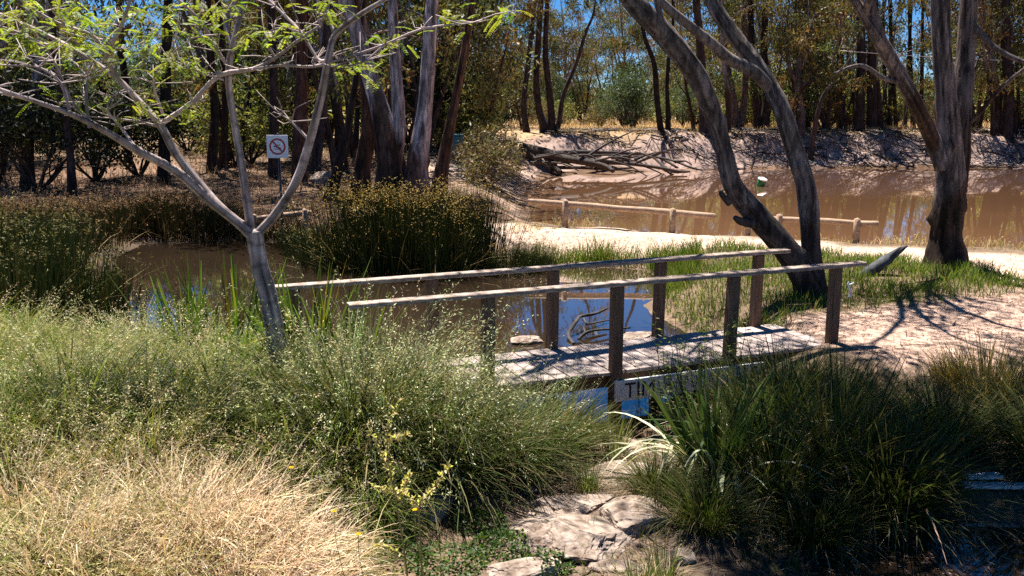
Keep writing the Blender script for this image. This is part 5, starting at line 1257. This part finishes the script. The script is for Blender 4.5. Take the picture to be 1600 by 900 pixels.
# creeping cover
def cover():
    r_ = rb(511); acc = Acc()
    for (px, py, rad, n) in [(790, 858, .3, 900), (750, 820, .24, 600), (855, 890, .2, 500), (700, 885, .3, 600), (620, 875, .25, 350)]:
        g = gp(px, py); a = r_.uniform(0, 6.28, n); q = rad * np.sqrt(r_.uniform(0, 1, n)); x = g.x + q * np.cos(a); y = g.y + q * np.sin(a)
        z = terrain(x, y) + r_.uniform(.01, .14, n) * (1 - (q / rad) ** 2)
        d = r_.normal(size=(n, 3)); d[:, 2] = np.abs(d[:, 2]) * .6
        leaves(acc, np.stack([x, y, z], 1), d, r_.uniform(.02, .045, n), r_.uniform(.014, .03, n), pick([(.04, .085, .014, 2), (.075, .12, .022, 1)], n, r_, .25), r_, flat=np.array([[0, 0, 1.0]]))
    o = obj('creeping_cover', acc.mesh('creeping_cover', M_soft)); tag(o, 'low bright green creeping cover beside the boulders', 'ground cover', None, 'stuff')
cover()
# litter: fallen leaves and twigs
def litter():
    r_ = rb(521); acc = Acc()
    for poly, n, sz in [(TRACK, 6500, .05), (BERM, 2500, .06), ([(.0, 5.2), (.1, 8.4), (2.2, 8.6), (5.5, 6.5), (5, 4.4)], 4200, .05), (PATH, 2600, .06), ([(-2.5, 28), (1, 31), (3, 44), (-1.5, 46), (-4, 32)], 2500, .12)]:
        q = scatter(poly, n, 522); z = np.maximum(terrain(q[:, 0], q[:, 1]), WZ) + r_.uniform(.005, .02, n)
        d = r_.normal(size=(n, 3)); d[:, 2] *= .25
        leaves(acc, np.stack([q[:, 0], q[:, 1], z], 1), d, sz * r_.uniform(.6, 2.0, n), sz * .28 * r_.uniform(.5, 1.2, n), pick([(.2, .12, .07, 3), (.34, .22, .14, 2), (.10, .065, .045, 2), (.45, .36, .3, .7)], n, r_, .2), r_, flat=np.array([[0, 0, 1.0]]))
    for k in range(150):
        poly = [TRACK, BERM, [(.2, 5.2), (.2, 8.4), (2.2, 8.6), (5, 4.6)]][k % 3]; q = scatter(poly, 1, 600 + k)[0]; a = r_.uniform(0, 6.28); L = r_.uniform(.1, .4)
        P = [np.array([q[0] + math.cos(a) * L * s, q[1] + math.sin(a) * L * s, max(tz(q[0], q[1]), WZ) + .012 + r_.uniform(0, .012)]) for s in (-.5, 0, .5)]
        tube(acc, P, [.006, .006, .003], 4, col=(.2, .15, .12))
    o = obj('leaf_litter', acc.mesh('leaf_litter', M_straw)); tag(o, 'fallen gum leaves and twigs strewn over path and creek bed', 'leaf litter', None, 'stuff')
litter()
def bank_sticks():
    r_ = rb(531); acc = Acc()
    for k in range(760):
        px = r_.uniform(860, 1640); Y = r_.uniform(55.5, 63); x = (px - 800) / F * Y; a = r_.uniform(0, 6.28); L = r_.uniform(.3, 2.6)
        z = max(tz(x, Y), WZ)
        P = [np.array([x + math.cos(a) * L * s, Y + math.sin(a) * L * s, 0]) for s in (-.5, 0, .5)]
        for p in P: p[2] = max(tz(p[0], p[1]), WZ) + .05 + r_.uniform(0, .12)
        rr_ = r_.uniform(.015, .05); tube(acc, P, [rr_, rr_, rr_ * .5], 4, col=pick([(.2, .16, .14, 1), (.06, .045, .04, 2), (.36, .3, .27, .7)], 1, r_)[0])
    for k in range(160):
        x = r_.uniform(-3, 1.5); Y = r_.uniform(31, 46)
        if sd_poly(np.array([x]), np.array([Y]), LAKE)[0] < .2: continue
        a = r_.normal() * .5 - .5; L = r_.uniform(.5, 2.2); P = [np.array([x + math.cos(a) * L * s, Y + math.sin(a) * L * s, 0]) for s in (-.5, 0, .5)]
        for p in P: p[2] = max(tz(p[0], p[1]), WZ) + .04 + r_.uniform(0, .1)
        rr_ = r_.uniform(.012, .04); tube(acc, P, [rr_, rr_, rr_ * .5], 4, col=pick([(.3, .24, .22, 1), (.14, .1, .09, 1), (.45, .38, .34, 1)], 1, r_)[0])
    o = obj('fallen_sticks', acc.mesh('fallen_sticks', M_bark, True)); tag(o, 'fallen sticks and bark littering the far lake bank', 'sticks', None, 'stuff')
bank_sticks()

# unused sources go
for t_ in (T_A, T_B, T_C, T_D, S_A, S_B, S_C, S_D): 
    if t_.name not in _used: print('unused', t_.name)

# ------------------------------------------------------------------ light, sky, camera
scn = bpy.context.scene
SUN_EL, SUN_AZ = R(70), R(-24)         # azimuth measured from +Y (view direction), negative = left
w = bpy.data.worlds.new('World'); scn.world = w; w.use_nodes = True
nt = w.node_tree; nt.nodes.clear()
sky = nt.nodes.new('ShaderNodeTexSky'); sky.sky_type = 'NISHITA'; sky.sun_disc = False
sky.sun_elevation = SUN_EL; sky.sun_rotation = SUN_AZ; sky.air_density = .55; sky.dust_density = .1; sky.ozone_density = 5.0
hs = nt.nodes.new('ShaderNodeHueSaturation'); hs.inputs['Saturation'].default_value = 1.3
bg = nt.nodes.new('ShaderNodeBackground'); bg.inputs['Strength'].default_value = .05
wo = nt.nodes.new('ShaderNodeOutputWorld')
nt.links.new(sky.outputs[0], hs.inputs['Color']); nt.links.new(hs.outputs[0], bg.inputs['Color']); nt.links.new(bg.outputs[0], wo.inputs[0])
sd = bpy.data.lights.new('sun', 'SUN'); sd.energy = 5.0; sd.angle = R(.5); sd.color = (1, .94, .86)
so = bpy.data.objects.new('sun', sd); C.objects.link(so)
dirv = Vector((math.sin(SUN_AZ) * math.cos(SUN_EL), math.cos(SUN_AZ) * math.cos(SUN_EL), math.sin(SUN_EL)))
so.rotation_euler = dirv.to_track_quat('Z', 'Y').to_euler(); so.location = (0, 0, 30)
cd = bpy.data.cameras.new('camera'); co = bpy.data.objects.new('camera', cd); C.objects.link(co)
co.location = (0, 0, CH); co.rotation_euler = (R(90) - PITCH, 0, 0)
cd.sensor_width = 36; cd.lens = 36 * F / 1600; cd.clip_end = 4000; cd.clip_start = .05
scn.camera = co
vs = scn.view_settings; vs.view_transform = 'Standard'; vs.look = 'None'; vs.gamma = 1; vs.exposure = 1.45; vs.use_curve_mapping = False
cy = scn.cycles; cy.max_bounces = 6; cy.diffuse_bounces = 1; cy.glossy_bounces = 3; cy.transmission_bounces = 3; cy.transparent_max_bounces = 4
cy.caustics_reflective = False; cy.caustics_refractive = False; cy.use_denoising = False
